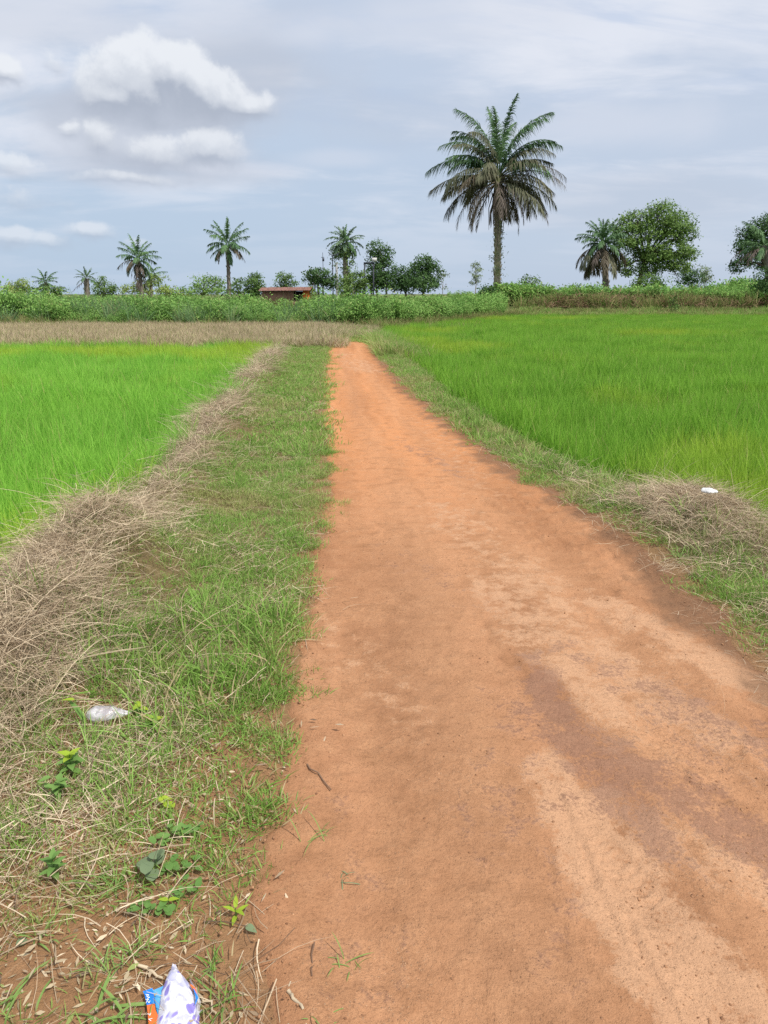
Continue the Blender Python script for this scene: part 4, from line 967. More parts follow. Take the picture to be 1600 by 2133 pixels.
link('fern_growth', leaves_mb([(np.array([hv[0] + 0.28, -0.1, hv[2] - 4.3]), (0.26, 0.30, 0.9)), (np.array([hv[0] * .8 + 0.1, -0.2, hv[2] - 6.5]), (0.34, 0.34, 1.8)), (np.array([0.0, -0.2, 3.5]), (0.40, 0.38, 2.2))], [260, 300, 300], 0.13, r_, 0.3, 0.8).mesh('fern_growth', M_leaf_pale), pt)['kind'] = 'stuff'

# the palms over the left crop
f = crown_fronds(26, 3.5, 3, 86, -30, 0.8, 0.6, 62)
palm('palm_tree', 'slim tall palm with a bare grey trunk above the left crop', 478, 100.0, 474, 511, 0.26, 0.20, f, 2, M_palm_bark_far, 30, 'palms over the left crop')
f = crown_fronds(30, 2.9, 5, 86, -45, 0.72, 0.5, 66) + [(k * 67, -70, -88, 3.6, 'd') for k in range(5)]
palm('palm_tree', 'palm with a skirt of dead hanging fronds in front of a pale tree', 297, 100.0, 288, 540, 0.22, 0.18, f, 3, M_palm_bark_far, 30, 'palms over the left crop')
f = crown_fronds(14, 2.4, 6, 70, -30, 2, 2, 70)
palm('palm_tree', 'small dark palm crown half hidden behind the skirted palm', 316, 118.0, 315, 574, 0.2, 0.18, f, 4, M_palm_bark_far, 10, 'palms over the left crop')
f = crown_fronds(18, 1.9, 8, 80, -20, 2, 2, 66)
palm('palm_tree', 'short palm with a dark spiky crown beside the rounded light green tree', 96, 112.0, 95, 588, 0.2, 0.2, f, 5, M_palm_bark_far, 12, 'palms over the left crop')
f = [(a, e, e1, 1.6, 'p') for a, e, e1, L, k in crown_fronds(16, 2.4, 9, 84, 0, 2, 2, 70)] + [(200, -30, -50, 2.4, 'd'), (-20, 0, -60, 2.2, 'g')]
palm('palm_tree', 'small thick trunked pale palm beside the clipped bush', 182, 112.0, 180, 580, 0.42, 0.34, f, 6, M_palm_bark_far, 24, 'palms over the left crop')
f = crown_fronds(8, 1.5, 12, 75, 10, 2, 2, 60)
palm('palm_tree', 'tiny palm top between the pale tree and the flat topped tree', 377, 125.0, 377, 612, 0.12, 0.1, f, 7, M_palm_bark_far, 4, 'palms over the left crop')
f = crown_fronds(9, 2.2, 13, 60, -20, 2, 2, 70)
palm('palm_tree', 'young low palm at the foot of the slim tall palm', 474, 108.0, 474, 606, 0.15, 0.12, f, 8, M_palm_bark_far, 4, 'palms over the left crop')
# the vine grown pale palm in the middle
f = [(a, e, e1, L, 'p' if i % 4 else 'g') for i, (a, e, e1, L, k) in enumerate(crown_fronds(44, 2.2, 14, 88, -40, 2, 2, 88))]
pm, hm = palm('palm_tree', 'pale feathery palm hung with creepers behind the hut', 722, 92.0, 718, 507, 0.34, 0.28, f, 9, M_palm_bark, 30)
link('creeper', leaves_mb([(np.array([hm[0] - 0.15, -0.3, hm[2] - 2.4]), (1.25, 1.1, 2.0)), (np.array([hm[0], 0.1, hm[2] - 0.7]), (1.25, 1.1, 1.1)), (np.array([0.3, -0.3, hm[2] - 4.6]), (1.25, 1.2, 1.9)), (np.array([0.2, -0.2, 1.6]), (1.0, 0.9, 1.5))], [1500, 620, 1900, 1300], 0.24, r_, 0.55, 0.7).mesh('creeper', M_leaf_mid), pm)['kind'] = 'stuff'
# palms on the right
f = [(a, e, e1, L, k) for a, e, e1, L, k in crown_fronds(30, 2.9, 15, 87, 5, 2, 2, 78)] + [(i * 29 + 5, -2 - 8 * (i % 6), -87, 3.4, ('b', 'o', 'd')[i % 3]) for i in range(20)]
palm('palm_tree', 'bushy palm with grey brown hanging fronds left of the big round tree', 1262, 82.0, 1256, 509, 0.34, 0.3, f, 10, M_palm_bark_far, 20)
f = crown_fronds(13, 3.2, 17, 70, -10, 2, 2, 64) + [(170, 5, -60, 3.4, 'd'), (190, -8, -62, 3.2, 'd'), (215, -5, -70, 3.2, 'd')]
palm('palm_tree', 'grey fronded palm in front of the big dark tree at the right edge', 1600, 80.0, 1592, 512, 0.3, 0.26, f, 11, M_palm_bark_far, 16)

# --- broadleaf trees, left to right
BL = 'trees behind the left crop'
tree('bush', 'low yellowish green bush left of the rounded light tree', 'bush', 8, 105, [(5, 612, 30, 16), (35, 616, 20, 12)], 0.24, 1500, M_leaf_light, 0.10, seed=1, group=BL)
tree('tree', 'rounded light green tree left of the short dark palm', 'tree', 42, 108, [(30, 602, 17, 14), (52, 596, 17, 14), (40, 608, 26, 14)], 0.22, 2600, M_leaf_light, 0.14, seed=2, group=BL, gap=0.15)
tree('bush', 'dark loose bush below the short palm', 'bush', 90, 100, [(84, 612, 22, 16), (100, 606, 16, 12)], 0.24, 1500, M_leaf_mid, 0.1, seed=3, group=BL)
tree('bush', 'small round bush right of the short dark palm', 'bush', 122, 100, [(121, 606, 13, 11), (112, 612, 12, 10)], 0.22, 1000, M_leaf_mid, 0.08, seed=4, group=BL)
tree('tree', 'dark upper tree with a knob of leaves behind the thick palm', 'tree', 212, 104, [(216, 583, 9, 7), (202, 592, 9, 9), (222, 600, 22, 15), (205, 606, 16, 12), (232, 608, 16, 12)], 0.22, 2600, M_leaf_mid, 0.12, seed=5, group=BL)
tree('tree', 'pale yellow green layered tree behind the skirted palm', 'tree', 312, 106, [(322, 578, 22, 9), (318, 592, 28, 9), (280, 598, 26, 9), (340, 602, 26, 10), (300, 606, 30, 9), (265, 608, 14, 12)], 0.24, 3600, M_leaf_light, 0.13, seed=6, group=BL, gap=0.55, shell=0.3)
tree('bush', 'light green bush between the pale tree and the flat topped tree', 'bush', 362, 106, [(352, 606, 22, 11), (380, 612, 20, 10)], 0.24, 1400, M_leaf_light, 0.1, seed=7, group=BL)
tree('tree', 'flat topped spreading tree left of the slim tall palm', 'tree', 424, 95, [(428, 582, 34, 7), (452, 588, 18, 8), (408, 593, 26, 7), (430, 598, 38, 8), (412, 606, 26, 9), (450, 606, 22, 9)], 0.20, 5200, M_leaf_fresh, 0.14, seed=8, group=BL, gap=0.5, shell=0.3, up=0.9)
tree('tree', 'loose leaved small tree just right of the slim tall palm', 'tree', 500, 98, [(494, 586, 10, 8), (504, 596, 12, 9), (492, 604, 12, 10), (510, 606, 12, 10)], 0.22, 1500, M_leaf_mid, 0.1, seed=9, group=BL, gap=0.6)
tree('tree', 'upright dense green tree left of the hut', 'tree', 531, 90, [(531, 580, 12, 13), (530, 593, 18, 15), (532, 606, 21, 15)], 0.2, 3400, M_leaf_mid, 0.13, seed=10, group=BL, gap=0.25)
tree('tree', 'grey green domed tree standing behind the hut', 'tree', 591, 104, [(592, 576, 14, 10), (582, 586, 16, 11), (604, 586, 14, 12), (592, 594, 26, 13)], 0.22, 2400, M_leaf_mid, 0.14, seed=11, group=BL)
BM = 'trees by the pale palm'
tree('tree', 'dark tree on several bare pale stems right of the hut', 'tree', 668, 88, [(662, 574, 20, 12), (648, 582, 14, 12), (680, 580, 16, 14), (664, 588, 24, 10), (690, 592, 12, 12)], 0.22, 2600, M_leaf_dark, 0.09, M_bark_pale, seed=12, group=BM, trunks=5, fork=0.75)
tree('bush', 'yellowish shrub standing at the foot of the pale palm', 'bush', 742, 86, [(736, 590, 18, 16), (752, 584, 14, 14), (728, 604, 20, 14), (755, 604, 16, 14)], 0.22, 2000, M_leaf_mid, 0.08, M_bark_pale, seed=13, group=BM, trunks=4, fork=0.6)
tree('tree', 'tall narrow dark tree right of the metal post frame', 'tree', 792, 88, [(786, 518, 18, 16), (800, 534, 18, 18), (788, 548, 20, 16), (796, 566, 24, 18), (778, 574, 18, 16), (806, 584, 20, 16), (788, 592, 24, 14)], 0.22, 5200, M_leaf_dark, 0.12, M_bark_pale, seed=14, group=BM, trunks=3, fork=0.4, gap=0.3)
tree('tree', 'low round dark tree between the tall narrow tree and the humped tree', 'tree', 846, 90, [(840, 578, 20, 16), (828, 590, 18, 16), (852, 592, 18, 16)], 0.22, 2400, M_leaf_dark, 0.12, seed=15, group=BM, gap=0.25)
tree('tree', 'humped dark green tree with a twiggy top', 'tree', 884, 86, [(886, 556, 20, 16), (872, 572, 22, 18), (900, 572, 18, 18), (884, 588, 28, 18), (894, 544, 5, 5)], 0.22, 4000, M_leaf_dark, 0.13, seed=16, group=BM, gap=0.25)
tree('bush', 'thin pale bush at the right side of the humped tree', 'bush', 922, 100, [(922, 572, 12, 14), (930, 590, 12, 14), (914, 560, 8, 8)], 0.2, 420, M_leaf_pale, 0.05, M_bark_pale, seed=17, gap=0.7, shell=0.2)
tree('tree', 'faint pale slender tree standing alone between the dark trees and the tall palm', 'tree', 990, 150, [(990, 556, 11, 10), (990, 570, 12, 13), (990, 586, 9, 10)], 0.3, 900, M_leaf_pale, 0.10, M_bark_pale, seed=18, gap=0.3, shell=0.2)
tree('bush', 'dark green bush against the foot of the tall oil palm', 'bush', 1016, 64.5, [(1014, 606, 16, 18), (1022, 616, 18, 14), (1006, 622, 14, 10)], 0.17, 2200, M_leaf_dark, 0.06, seed=19, gap=0.25)
tree('bush', 'rounded airy bush right of the tall oil palm', 'bush', 1106, 84, [(1104, 585, 19, 13), (1092, 592, 12, 10), (1118, 596, 14, 10)], 0.2, 1100, M_leaf_mid, 0.08, seed=20, gap=0.55)
tree('bush', 'low dark shrub on the right bank short of the bushy palm', 'bush', 1190, 76, [(1190, 604, 16, 8), (1176, 608, 14, 7)], 0.2, 700, M_leaf_mid, 0.05, seed=21)
tree('tree', 'biggest round headed tree on the right bank with a dark forked trunk', 'tree', 1325, 86,
     [(1375, 448, 38, 24), (1330, 462, 34, 22), (1300, 478, 28, 22), (1418, 470, 30, 26), (1395, 478, 34, 22), (1350, 488, 36, 20), (1305, 502, 30, 16), (1432, 494, 22, 16), (1400, 520, 34, 20), (1435, 530, 22, 14), (1360, 528, 34, 18), (1390, 548, 34, 16), (1318, 532, 22, 16), (1350, 560, 26, 18), (1300, 556, 18, 16), (1412, 556, 24, 10)],
     0.22, 34000, M_leaf_big, 0.26, seed=22, gap=0.50, fork=0.5)
tree('bush', 'undergrowth bush below the big round tree', 'bush', 1365, 80, [(1350, 586, 24, 14), (1380, 590, 26, 12), (1330, 592, 18, 12)], 0.2, 2000, M_leaf_big, 0.08, seed=23, gap=0.35)
tree('bush', 'dark low tree right of the big round tree', 'bush', 1438, 90, [(1430, 570, 18, 14), (1448, 576, 16, 12), (1440, 588, 26, 10)], 0.22, 1600, M_leaf_dark, 0.1, seed=24, gap=0.35)
tree('bush', 'pale rounded bush behind the dark low tree', 'bush', 1466, 110, [(1464, 566, 17, 12), (1472, 578, 14, 12)], 0.24, 900, M_leaf_pale, 0.08, seed=25, gap=0.3)
tree('tree', 'big dark tree cut off by the right edge', 'tree', 1605, 90, [(1585, 476, 30, 20), (1620, 466, 36, 22), (1558, 492, 26, 18), (1590, 505, 36, 22), (1640, 505, 40, 26), (1545, 512, 20, 16), (1560, 535, 22, 16), (1540, 552, 22, 14), (1610, 545, 34, 16), (1660, 540, 36, 20)],
     0.22, 22000, M_leaf_dark, 0.26, seed=26, gap=0.45, fork=0.45)
tree('bush', 'very dark dense bush on the bank at the right edge', 'bush', 1596, 63, [(1594, 578, 22, 22), (1610, 600, 28, 24), (1586, 606, 20, 20), (1635, 590, 30, 30)], 0.17, 4200, M_leaf_dark, 0.09, seed=27, gap=0.2)
tree('shrub', 'single upright green sapling at the far edge of the right field', 'shrub', 1404, 59.5, [(1404, 620, 6, 9), (1403, 632, 8, 9), (1406, 642, 7, 8)], 0.13, 420, M_leaf_mid, 0.03, seed=28, gap=0.3)
tree('shrub', 'leggy yellow green shrub at the right end of the hut', 'shrub', 648, 86, [(644, 604, 7, 9), (651, 610, 7, 8), (645, 614, 8, 8)], 0.2, 320, M_leaf_light, 0.04, seed=29, gap=0.3)

# ------------------------------------------------------------------ the hut
def flat_mat(name, a, b, scale=6.0, rough=0.85, bump=0.3, spec=0.2, streak=(1, 1, 1)):
    m, w, out = new_mat(name)
    tc = w.node('ShaderNodeTexCoord').outputs['Object']
    n = w.noise(w.vmath('MULTIPLY', tc, streak), scale, 5.0, 0.65)
    w.l.new(principled(w, w.mix(w.rng(n, 0.3, 0.7), a, b), rough, spec, w.bump(n, bump, 0.02)), out.inputs[0])
    return m
M_mud = flat_mat('mud_wall', (0.20, 0.115, 0.075), (0.33, 0.20, 0.14), 2.0)
M_orange = flat_mat('orange_render', (0.55, 0.15, 0.035), (0.72, 0.22, 0.05), 2.0)
M_rust = flat_mat('rusty_sheet', (0.13, 0.055, 0.04), (0.30, 0.15, 0.11), 2.5, 0.7, 0.3, 0.3, (4, 0.5, 1))
M_black = flat_mat('dark_opening', (0.012, 0.010, 0.010), (0.02, 0.018, 0.016))
M_wood = flat_mat('grey_wood', (0.14, 0.105, 0.08), (0.25, 0.20, 0.16), 8.0, streak=(1, 1, 0.15))
def build_hut():
    Y = 84.0; k = M_PER_PX(610, Y)
    x0, x1 = P(546, 610, Y)[0], P(641, 610, Y)[0]; W = x1 - x0
    t = thing('hut', 'low mud hut with a rusty roof and an orange end wall behind the left crop', 'hut', (x0, Y, float(H(x0, Y))))
    ze = P(560, 606, Y)[2]; zr = P(600, 598, Y)[2]; D = 3.6
    xd0, xd1 = P(612, 606, Y)[0] - x0, P(631, 606, Y)[0] - x0
    wl = MB(); box(wl, (xd0 / 2, 0.1, ze / 2), (xd0, 0.2, ze)); box(wl, (xd0 / 2, D, ze / 2), (xd0, 0.2, ze)); box(wl, (0.1, D / 2, ze / 2), (0.2, D - 0.22, ze))
    box(wl, ((xd0 + xd1) / 2, 0.1, 0.45), (xd1 - xd0 - 0.006, 0.2, 0.9))
    link('wall', wl.mesh('wall', M_mud), t)
    ow = MB(); box(ow, ((xd1 + W) / 2, 0.1, ze / 2 + 0.05), (W - xd1, 0.22, ze + 0.1)); box(ow, (W - 0.1, D / 2, ze / 2 + 0.05), (0.2, D - 0.24, ze + 0.1))
    o = link('end_wall', ow.mesh('end_wall', M_orange), t); o['label'] = 'bright orange end wall'
    op = MB(); box(op, ((xd0 + xd1) / 2, 0.6, ze / 2), (xd1 - xd0 + 0.6, 0.05, ze - 0.05)); link('opening', op.mesh('opening', M_black), t)
    pmb = MB(); box(pmb, ((xd0 + xd1) / 2 - 0.3, 0.03, 0.9 + (ze - 0.9) / 2), (0.09, 0.09, ze - 0.9)); link('post', pmb.mesh('post', M_wood), t)
    n = 7
    for i in range(n):                                       # roof sheets, each with its own slight tilt
        mb = MB(); a, b = -0.3 + (W + 0.6) * i / n, -0.3 + (W + 0.6) * (i + 1) / n + 0.05
        m = 13; xs = np.linspace(a, b, m); zz = 0.02 * np.cos(np.arange(m) * math.pi)
        zr_i = zr + 0.02 * (i % 2) + 0.05 * (i - n / 2) / n; f_ = np.stack([xs, np.full(m, -0.55), ze + 0.02 + zz + 0.05 * (i / n)], 1); r_2 = np.stack([xs, np.full(m, D * 0.5), zr_i + zz], 1); bk = np.stack([xs, np.full(m, D + 0.4), ze + 0.02 + zz], 1)
        V = np.concatenate([f_, r_2, bk]); V2 = V - (0, 0, 0.012)
        F = grid_faces(3, m); mb.add(np.concatenate([V, V2]), np.concatenate([F, F[:, ::-1] + 3 * m]))
        link('roof_sheet', mb.mesh('roof_sheet', M_rust), t)
build_hut()

# ------------------------------------------------------------------ posts
M_steel = flat_mat('dark_steel', (0.03, 0.035, 0.05), (0.06, 0.065, 0.08), 4.0, 0.6)
M_pale_post = flat_mat('pale_post', (0.45, 0.45, 0.45), (0.62, 0.62, 0.60), 4.0, 0.7)
def place(px, Y): x = P(px, 610, Y)[0]; return (x, Y, float(H(x, Y)))
Y = 90.0
l = place(674, Y); t = thing('mast', 'thin leaning dark aerial mast above the bare stemmed tree', 'mast', l)
zt = P(674, 526, Y)[2] - l[2]; mb = MB(); tube(mb, [(0, 0, 0), (0.02, 0, zt * 0.6), (0, 0, zt)], [0.05, 0.04, 0.025], 6); link('pole', mb.mesh('pole', M_steel), t)
mb = MB(); box(mb, (0.06, -0.04, P(674, 541, Y)[2] - l[2]), (0.22, 0.16, 0.34)); box(mb, (0.0, -0.02, P(674, 536, Y)[2] - l[2]), (0.34, 0.05, 0.06)); link('bracket', mb.mesh('bracket', M_steel), t)
l = place(694, Y); t = thing('lamp_post', 'dark lamp post with a dish shaped head left of the pale palm', 'lamp post', l)
zt = P(694, 532, Y)[2] - l[2]; mb = MB(); tube(mb, [(0, 0, 0), (0, 0, zt * 0.5), (0, 0, zt)], [0.07, 0.06, 0.05], 8); link('pole', mb.mesh('pole', M_steel), t)
mb = MB(); tube(mb, [(-0.5, 0, zt + 0.35), (-0.2, 0, zt + 0.12), (0, 0, zt - 0.04), (0.5, 0, zt + 0.12), (0.9, 0, zt + 0.32)], [0.03, 0.05, 0.06, 0.07, 0.04], 6)
link('arm', mb.mesh('arm', M_steel), t)
l = place(702, Y + 1); t = thing('pole', 'white painted pole at the left foot of the pale palm', 'pole', l)
zt = P(702, 548, Y)[2] - l[2]; mb = MB(); tube(mb, [(0, 0, 0), (0.02, 0, zt / 2), (0, 0, zt)], [0.16, 0.15, 0.13], 8); link('shaft', mb.mesh('shaft', M_pale_post), t)
mb = MB(); tube(mb, [(0, 0, zt), (0, 0, zt + 0.06)], [0.17, 0.15], 8); link('cap', mb.mesh('cap', M_pale_post), t)
l = place(760, 86.0); t = thing('post_frame', 'dark square topped metal frame left of the tall narrow tree', 'frame', l)
zt = P(760, 548, 86)[2] - l[2]; wdt = P(778, 548, 86)[0] - l[0]
for xx, zb in ((0, 0), (wdt, 0)):
    mb = MB(); box(mb, (xx, 0, (zt - 0.09) / 2), (0.15, 0.15, zt - 0.09)); link('post', mb.mesh('post', M_steel), t)
mb = MB(); box(mb, (wdt / 2, 0, zt), (wdt + 0.2, 0.17, 0.18)); link('crossbar', mb.mesh('crossbar', M_steel), t)
mb = MB(); box(mb, (wdt + 0.1, -0.05, zt + 0.35), (0.55, 0.3, 0.4)); tube(mb, [(wdt + 0.1, 0, zt + 0.1), (wdt + 0.1, 0, zt + 0.16)], [0.06, 0.06], 6); o = link('lamp_head', mb.mesh('lamp_head', M_pale_post), t)

# ------------------------------------------------------------------ litter
def film_mat(name, col_fn, transp=0.25, rough=0.22):
    m, w, out = new_mat(name)
    tc = w.node('ShaderNodeTexCoord').outputs['Object']
    col = col_fn(w, tc)
    n = w.noise(tc, 60.0, 4.0, 0.6)
    b = principled(w, col, rough, 0.6, w.bump(n, 0.4, 0.004))
    tp = w.node('ShaderNodeBsdfTransparent'); mx = w.node('ShaderNodeMixShader'); w.put(mx.inputs[0], transp)
    w.l.new(b, mx.inputs[1]); w.l.new(tp.outputs[0], mx.inputs[2]); w.l.new(mx.outputs[0], out.inputs[0])
    return m
def print_purple(w, tc):
    wv = w.vmath('ADD', tc, w.vmath('MULTIPLY', w.vmath('SUBTRACT', w.noise(tc, 22.0, 2.0, 0.5, out=1), (0.5, 0.5, 0.5)), (0.03, 0.03, 0.0)))
    v = w.voro(w.vmath('MULTIPLY', wv, (1.25, 0.75, 0.0)), 36.0)
    spot = w.rng(v, 0.34, 0.42, 1, 0)
    ring = w.math('MULTIPLY', w.rng(v, 0.46, 0.50), w.rng(v, 0.58, 0.54))
    c = w.mix(w.rng(w.noise(tc, 30.0, 3.0, 0.5), 0.4, 0.6), (0.76, 0.76, 0.86), (0.52, 0.52, 0.76))
    c = w.mix(spot, c, (0.30, 0.25, 0.68)); return w.mix(w.math('MULTIPLY', ring, 0.7), c, (0.92, 0.92, 0.96))
M_purple = film_mat('printed_film', print_purple, 0.10)
M_clear = film_mat('clear_film', lambda w, tc: w.mix(w.rng(w.noise(tc, 35.0, 4.0, 0.6), 0.4, 0.62), (0.50, 0.48, 0.54), (0.90, 0.90, 0.94)), 0.52, 0.12)
M_white = film_mat('white_film', lambda w, tc: w.mix(w.rng(w.noise(tc, 25.0, 4.0, 0.6), 0.4, 0.65), (0.62, 0.63, 0.62), (0.88, 0.88, 0.88)), 0.08, 0.4)
def plain(name, c, rough=0.35):
    m, w, out = new_mat(name); tc = w.node('ShaderNodeTexCoord').outputs['Object']
    n = w.noise(tc, 60.0, 3.0, 0.5)
    w.l.new(principled(w, w.mix(w.rng(n, 0.3, 0.7), c, tuple(q * 0.8 for q in c)), rough, 0.5), out.inputs[0]); return m
M_blue, M_ltblue, M_orng, M_letter, M_edge = plain('blue_print', (0.01, 0.22, 0.80)), plain('pale_blue_print', (0.10, 0.42, 0.80)), plain('orange_print', (0.85, 0.17, 0.03)), plain('white_ink', (0.85, 0.87, 0.9)), plain('maroon_print', (0.10, 0.02, 0.04))

def sheet_from_outline(mb, left, right, nu, zfun):
    """a film whose outline is given by matching left and right edge points (ground plane), filled across and lifted by zfun(u, v)"""
    left, right = np.asarray(left, float), np.asarray(right, float); m = 40
    tq = np.linspace(0, 1, m); tl_ = np.linspace(0, 1, len(left))
    l = np.stack([np.interp(tq, tl_, left[:, k]) for k in (0, 1)], 1); r = np.stack([np.interp(tq, tl_, right[:, k]) for k in (0, 1)], 1)
    u = np.linspace(0, 1, nu)
    XY = l[:, None] * (1 - u)[None, :, None] + r[:, None] * u[None, :, None]
    U, T = np.meshgrid(u, tq); Z = zfun(U, T, XY)
    V = np.concatenate([XY, Z[..., None]], -1).reshape(-1, 3)
    F = grid_faces(m, nu); return V, F
def film(name, mat, parent, pl, pr, zfun, origin, nu=28, thick=0.0012, zplane=0.0):
    mb = MB(); V, F = sheet_from_outline(mb, [np.array(G(*q, zplane)) - origin for q in pl], [np.array(G(*q, zplane)) - origin for q in pr], nu, zfun)
    mb.add(np.concatenate([V, V - (0, 0, thick)]), np.concatenate([F, F[:, ::-1] + len(V)]))
    return link(name, mb.mesh(name, mat, True), parent)
def build_sachet():
    O = np.array(G(360, 2120)); t = thing('plastic_sachet', 'torn plastic sachet printed white and purple over blue and orange film beside the track', 'wrapper', (O[0], O[1], float(H(*O)) + 0.01))
    zb = float(H(*O)) + 0.02
    crump = lambda U, T, XY, s, a: a * (fbm(XY[..., 0] * 40 + s, XY[..., 1] * 40, s, 3) - 0.5) + a * 0.6 * (1 - np.abs(2 * vnoise(XY[..., 0] * 70 + 0.7 * XY[..., 1] * 70, XY[..., 1] * 18, s + 5) - 1))
    film('film', M_purple, t, [(360, 2011), (349, 2040), (337, 2070), (331, 2100), (326, 2133), (322, 2200), (330, 2260)], [(366, 2011), (380, 2036), (394, 2052), (409, 2085), (416, 2118), (412, 2180), (400, 2260)],
         lambda U, T, XY: 0.012 + 0.026 * np.sin(np.pi * U) ** 0.7 * np.minimum(1, T * 4) + crump(U, T, XY, 3, 0.010), O, 36, zplane=zb)
    film('blue_panel', M_blue, t, [(298, 2068), (302, 2076), (304, 2086), (306, 2095)], [(318, 2063), (321, 2074), (322, 2085), (323, 2096)], lambda U, T, XY: 0.012 + 0.004 * U + crump(U, T, XY, 5, 0.004), O, 12, zplane=zb)
    film('orange_panel', M_orng, t, [(306, 2095.2), (308, 2110), (309, 2125), (312, 2160), (314, 2230)], [(323, 2096.2), (325, 2110), (332, 2125), (336, 2160), (336, 2230)], lambda U, T, XY: 0.012 + 0.004 * U + crump(U, T, XY, 5, 0.004), O, 12, zplane=zb)
    film('pale_blue_panel', M_ltblue, t, [(319, 2063.5), (322, 2080), (325, 2100), (330, 2120)], [(342, 2058), (342, 2080), (340, 2100), (336, 2122)], lambda U, T, XY: 0.011 + 0.006 * U, O, 10, zplane=zb)
    film('clear_edge', M_clear, t, [(396, 2050), (404, 2075), (410, 2100), (405, 2133), (400, 2160)], [(397, 2052), (412, 2072), (419, 2092), (416, 2112), (424, 2110)], lambda U, T, XY: 0.016 + 0.01 * np.sin(np.pi * U) + crump(U, T, XY, 9, 0.008), O, 12, zplane=zb)
    film('blue_strip', M_blue, t, [(405, 2080), (408, 2092), (410, 2104), (408, 2113)], [(406, 2080), (412, 2092), (415, 2099), (409, 2113)], lambda U, T, XY: 0.040 + 0 * U, O, 6, zplane=zb)
    film('red_strip', M_orng, t, [(397, 2071), (401, 2076), (406, 2082), (409, 2090)], [(401, 2071), (408, 2077), (411, 2084), (412, 2091)], lambda U, T, XY: 0.039 + 0 * U, O, 6, zplane=zb)
    for txt, (px, py), size in (('P', (306.5, 2079.5), 0.0125), ('M', (308, 2086), 0.0115), ('Z', (309, 2093), 0.0115), ('T', (310.5, 2119), 0.012), ('V', (313, 2130), 0.012)):
        cu = bpy.data.curves.new('letter', 'FONT'); cu.body = txt; cu.size = size; cu.align_x = 'CENTER'; cu.align_y = 'CENTER'; cu.extrude = 0.0002; cu.materials.append(M_letter)
        p = np.array(G(px, py, zb)) - O
        tmp = bpy.data.objects.new('tmp', cu); COL.objects.link(tmp); me = bpy.data.meshes.new_from_object(tmp); me.name = 'letter'; bpy.data.objects.remove(tmp)
        link('letter', me, t, (p[0], p[1], 0.0195), (0, 0, rad(-98)))
build_sachet()

def build_bag(name, label, cat, px0, px1, pyc, hgt, mat, seed, taper=True, lift=0.0, rz=0.0):
    z = lift
    for _ in range(12): z = float(H(*G((px0 + px1) / 2, pyc, z))) * 0.5 + 0.5 * z + 0.5 * lift
    (xa, ya), (xb, yb) = G(px0, pyc, z), G(px1, pyc, z); O = np.array(((xa + xb) / 2, (ya + yb) / 2)); L = np.hypot(xb - xa, yb - ya)
    z0 = float(H(*O)) + lift
    mb = MB(); r = np.random.RandomState(seed); nu, nv = 22, 15
    u = np.linspace(0, 1, nu); a = np.linspace(0, 2 * math.pi, nv, endpoint=False)
    U, A = np.meshgrid(u, a, indexing='ij')
    prof = (np.sin(np.pi * np.clip(U * 0.94 + 0.06, 0, 1)) ** 0.45) * (1.05 - (0.68 * U ** 1.3 if taper else 0.2 * U))
    cr = 1 + 0.55 * (vnoise(U * 7 + seed, A * 1.6, seed) - 0.5) + 0.35 * (1 - np.abs(2 * vnoise(U * 12 + A * 0.9, A * 2.2 - U * 4, seed + 3) - 1)) - 0.2
    X = (U - 0.5) * L; Yy = np.cos(A) * hgt * 0.95 * prof * cr; Z = np.sin(A) * hgt * 0.62 * prof * cr
    Z = np.maximum(Z, -0.25 * hgt) + 0.28 * hgt
    V = np.stack([X, Yy, Z], -1).reshape(-1, 3)
    i, j = np.meshgrid(np.arange(nu - 1), np.arange(nv), indexing='ij')
    F = np.stack([i * nv + j, i * nv + (j + 1) % nv, (i + 1) * nv + (j + 1) % nv, (i + 1) * nv + j], -1).reshape(-1, 4)
    mb.add(V, F)
    t = link(name, mb.mesh(name, mat, False), None, (O[0], O[1], z0), (0, 0, rz)); tag(t, label, cat)
    return t
build_bag('plastic_bag', 'crumpled clear plastic bag lying on the straw of the left verge', 'plastic bag', 185, 272, 1492, 0.046, M_clear, 4, lift=0.03, rz=rad(3))
build_bag('plastic_scrap', 'small white plastic scrap caught on top of the right grass heap', 'plastic scrap', 1462, 1494, 1026, 0.034, M_white, 9, False, lift=0.24, rz=rad(-25))

# ------------------------------------------------------------------ single plants, sticks
def leaf_mesh(L, W, mat, name='leaf', bend=0.4, fold=0.25, shape='lance', seg=8):
    t = np.linspace(0, 1, seg + 1)
    wd = {'lance': np.sin(np.pi * t ** 0.75) ** 0.8, 'round': np.sqrt(np.clip(1 - (2 * t - 1) ** 2, 0, 1)), 'ovate': np.sin(np.pi * t ** 0.6) ** 0.9, 'strap': np.where(t < 0.6, 0.75 + 0.4 * t, 1.0 * np.clip((1 - t) / 0.4, 0, 1) ** 0.8)}[shape] * W / 2
    e = -bend * t * 1.6; x = np.concatenate([[0], np.cumsum(np.cos(e[1:]))]) * L / seg; z = np.concatenate([[0], np.cumsum(np.sin(e[1:]))]) * L / seg
    V = np.stack([np.stack([x, -wd, z + fold * wd], 1), np.stack([x, 0 * x, z], 1), np.stack([x, wd, z + fold * wd], 1)], 1).reshape(-1, 3)
    mb = MB(); mb.add(V, grid_faces(seg + 1, 3), t=np.repeat(t, 3), r=0.5); return mb.mesh(name, mat, True)
LEAF = {}
def leaf(parent, L, W, mat, loc, az, el, shape='lance', bend=0.4, name='leaf', roll=0.0):
    key = (round(L, 3), round(W, 3), mat.name, shape, bend)
    if key not in LEAF: LEAF[key] = leaf_mesh(L, W, mat, name, bend, 0.25, shape)
    return link(name, LEAF[key], parent, loc, (rad(roll), -rad(el), rad(az)))
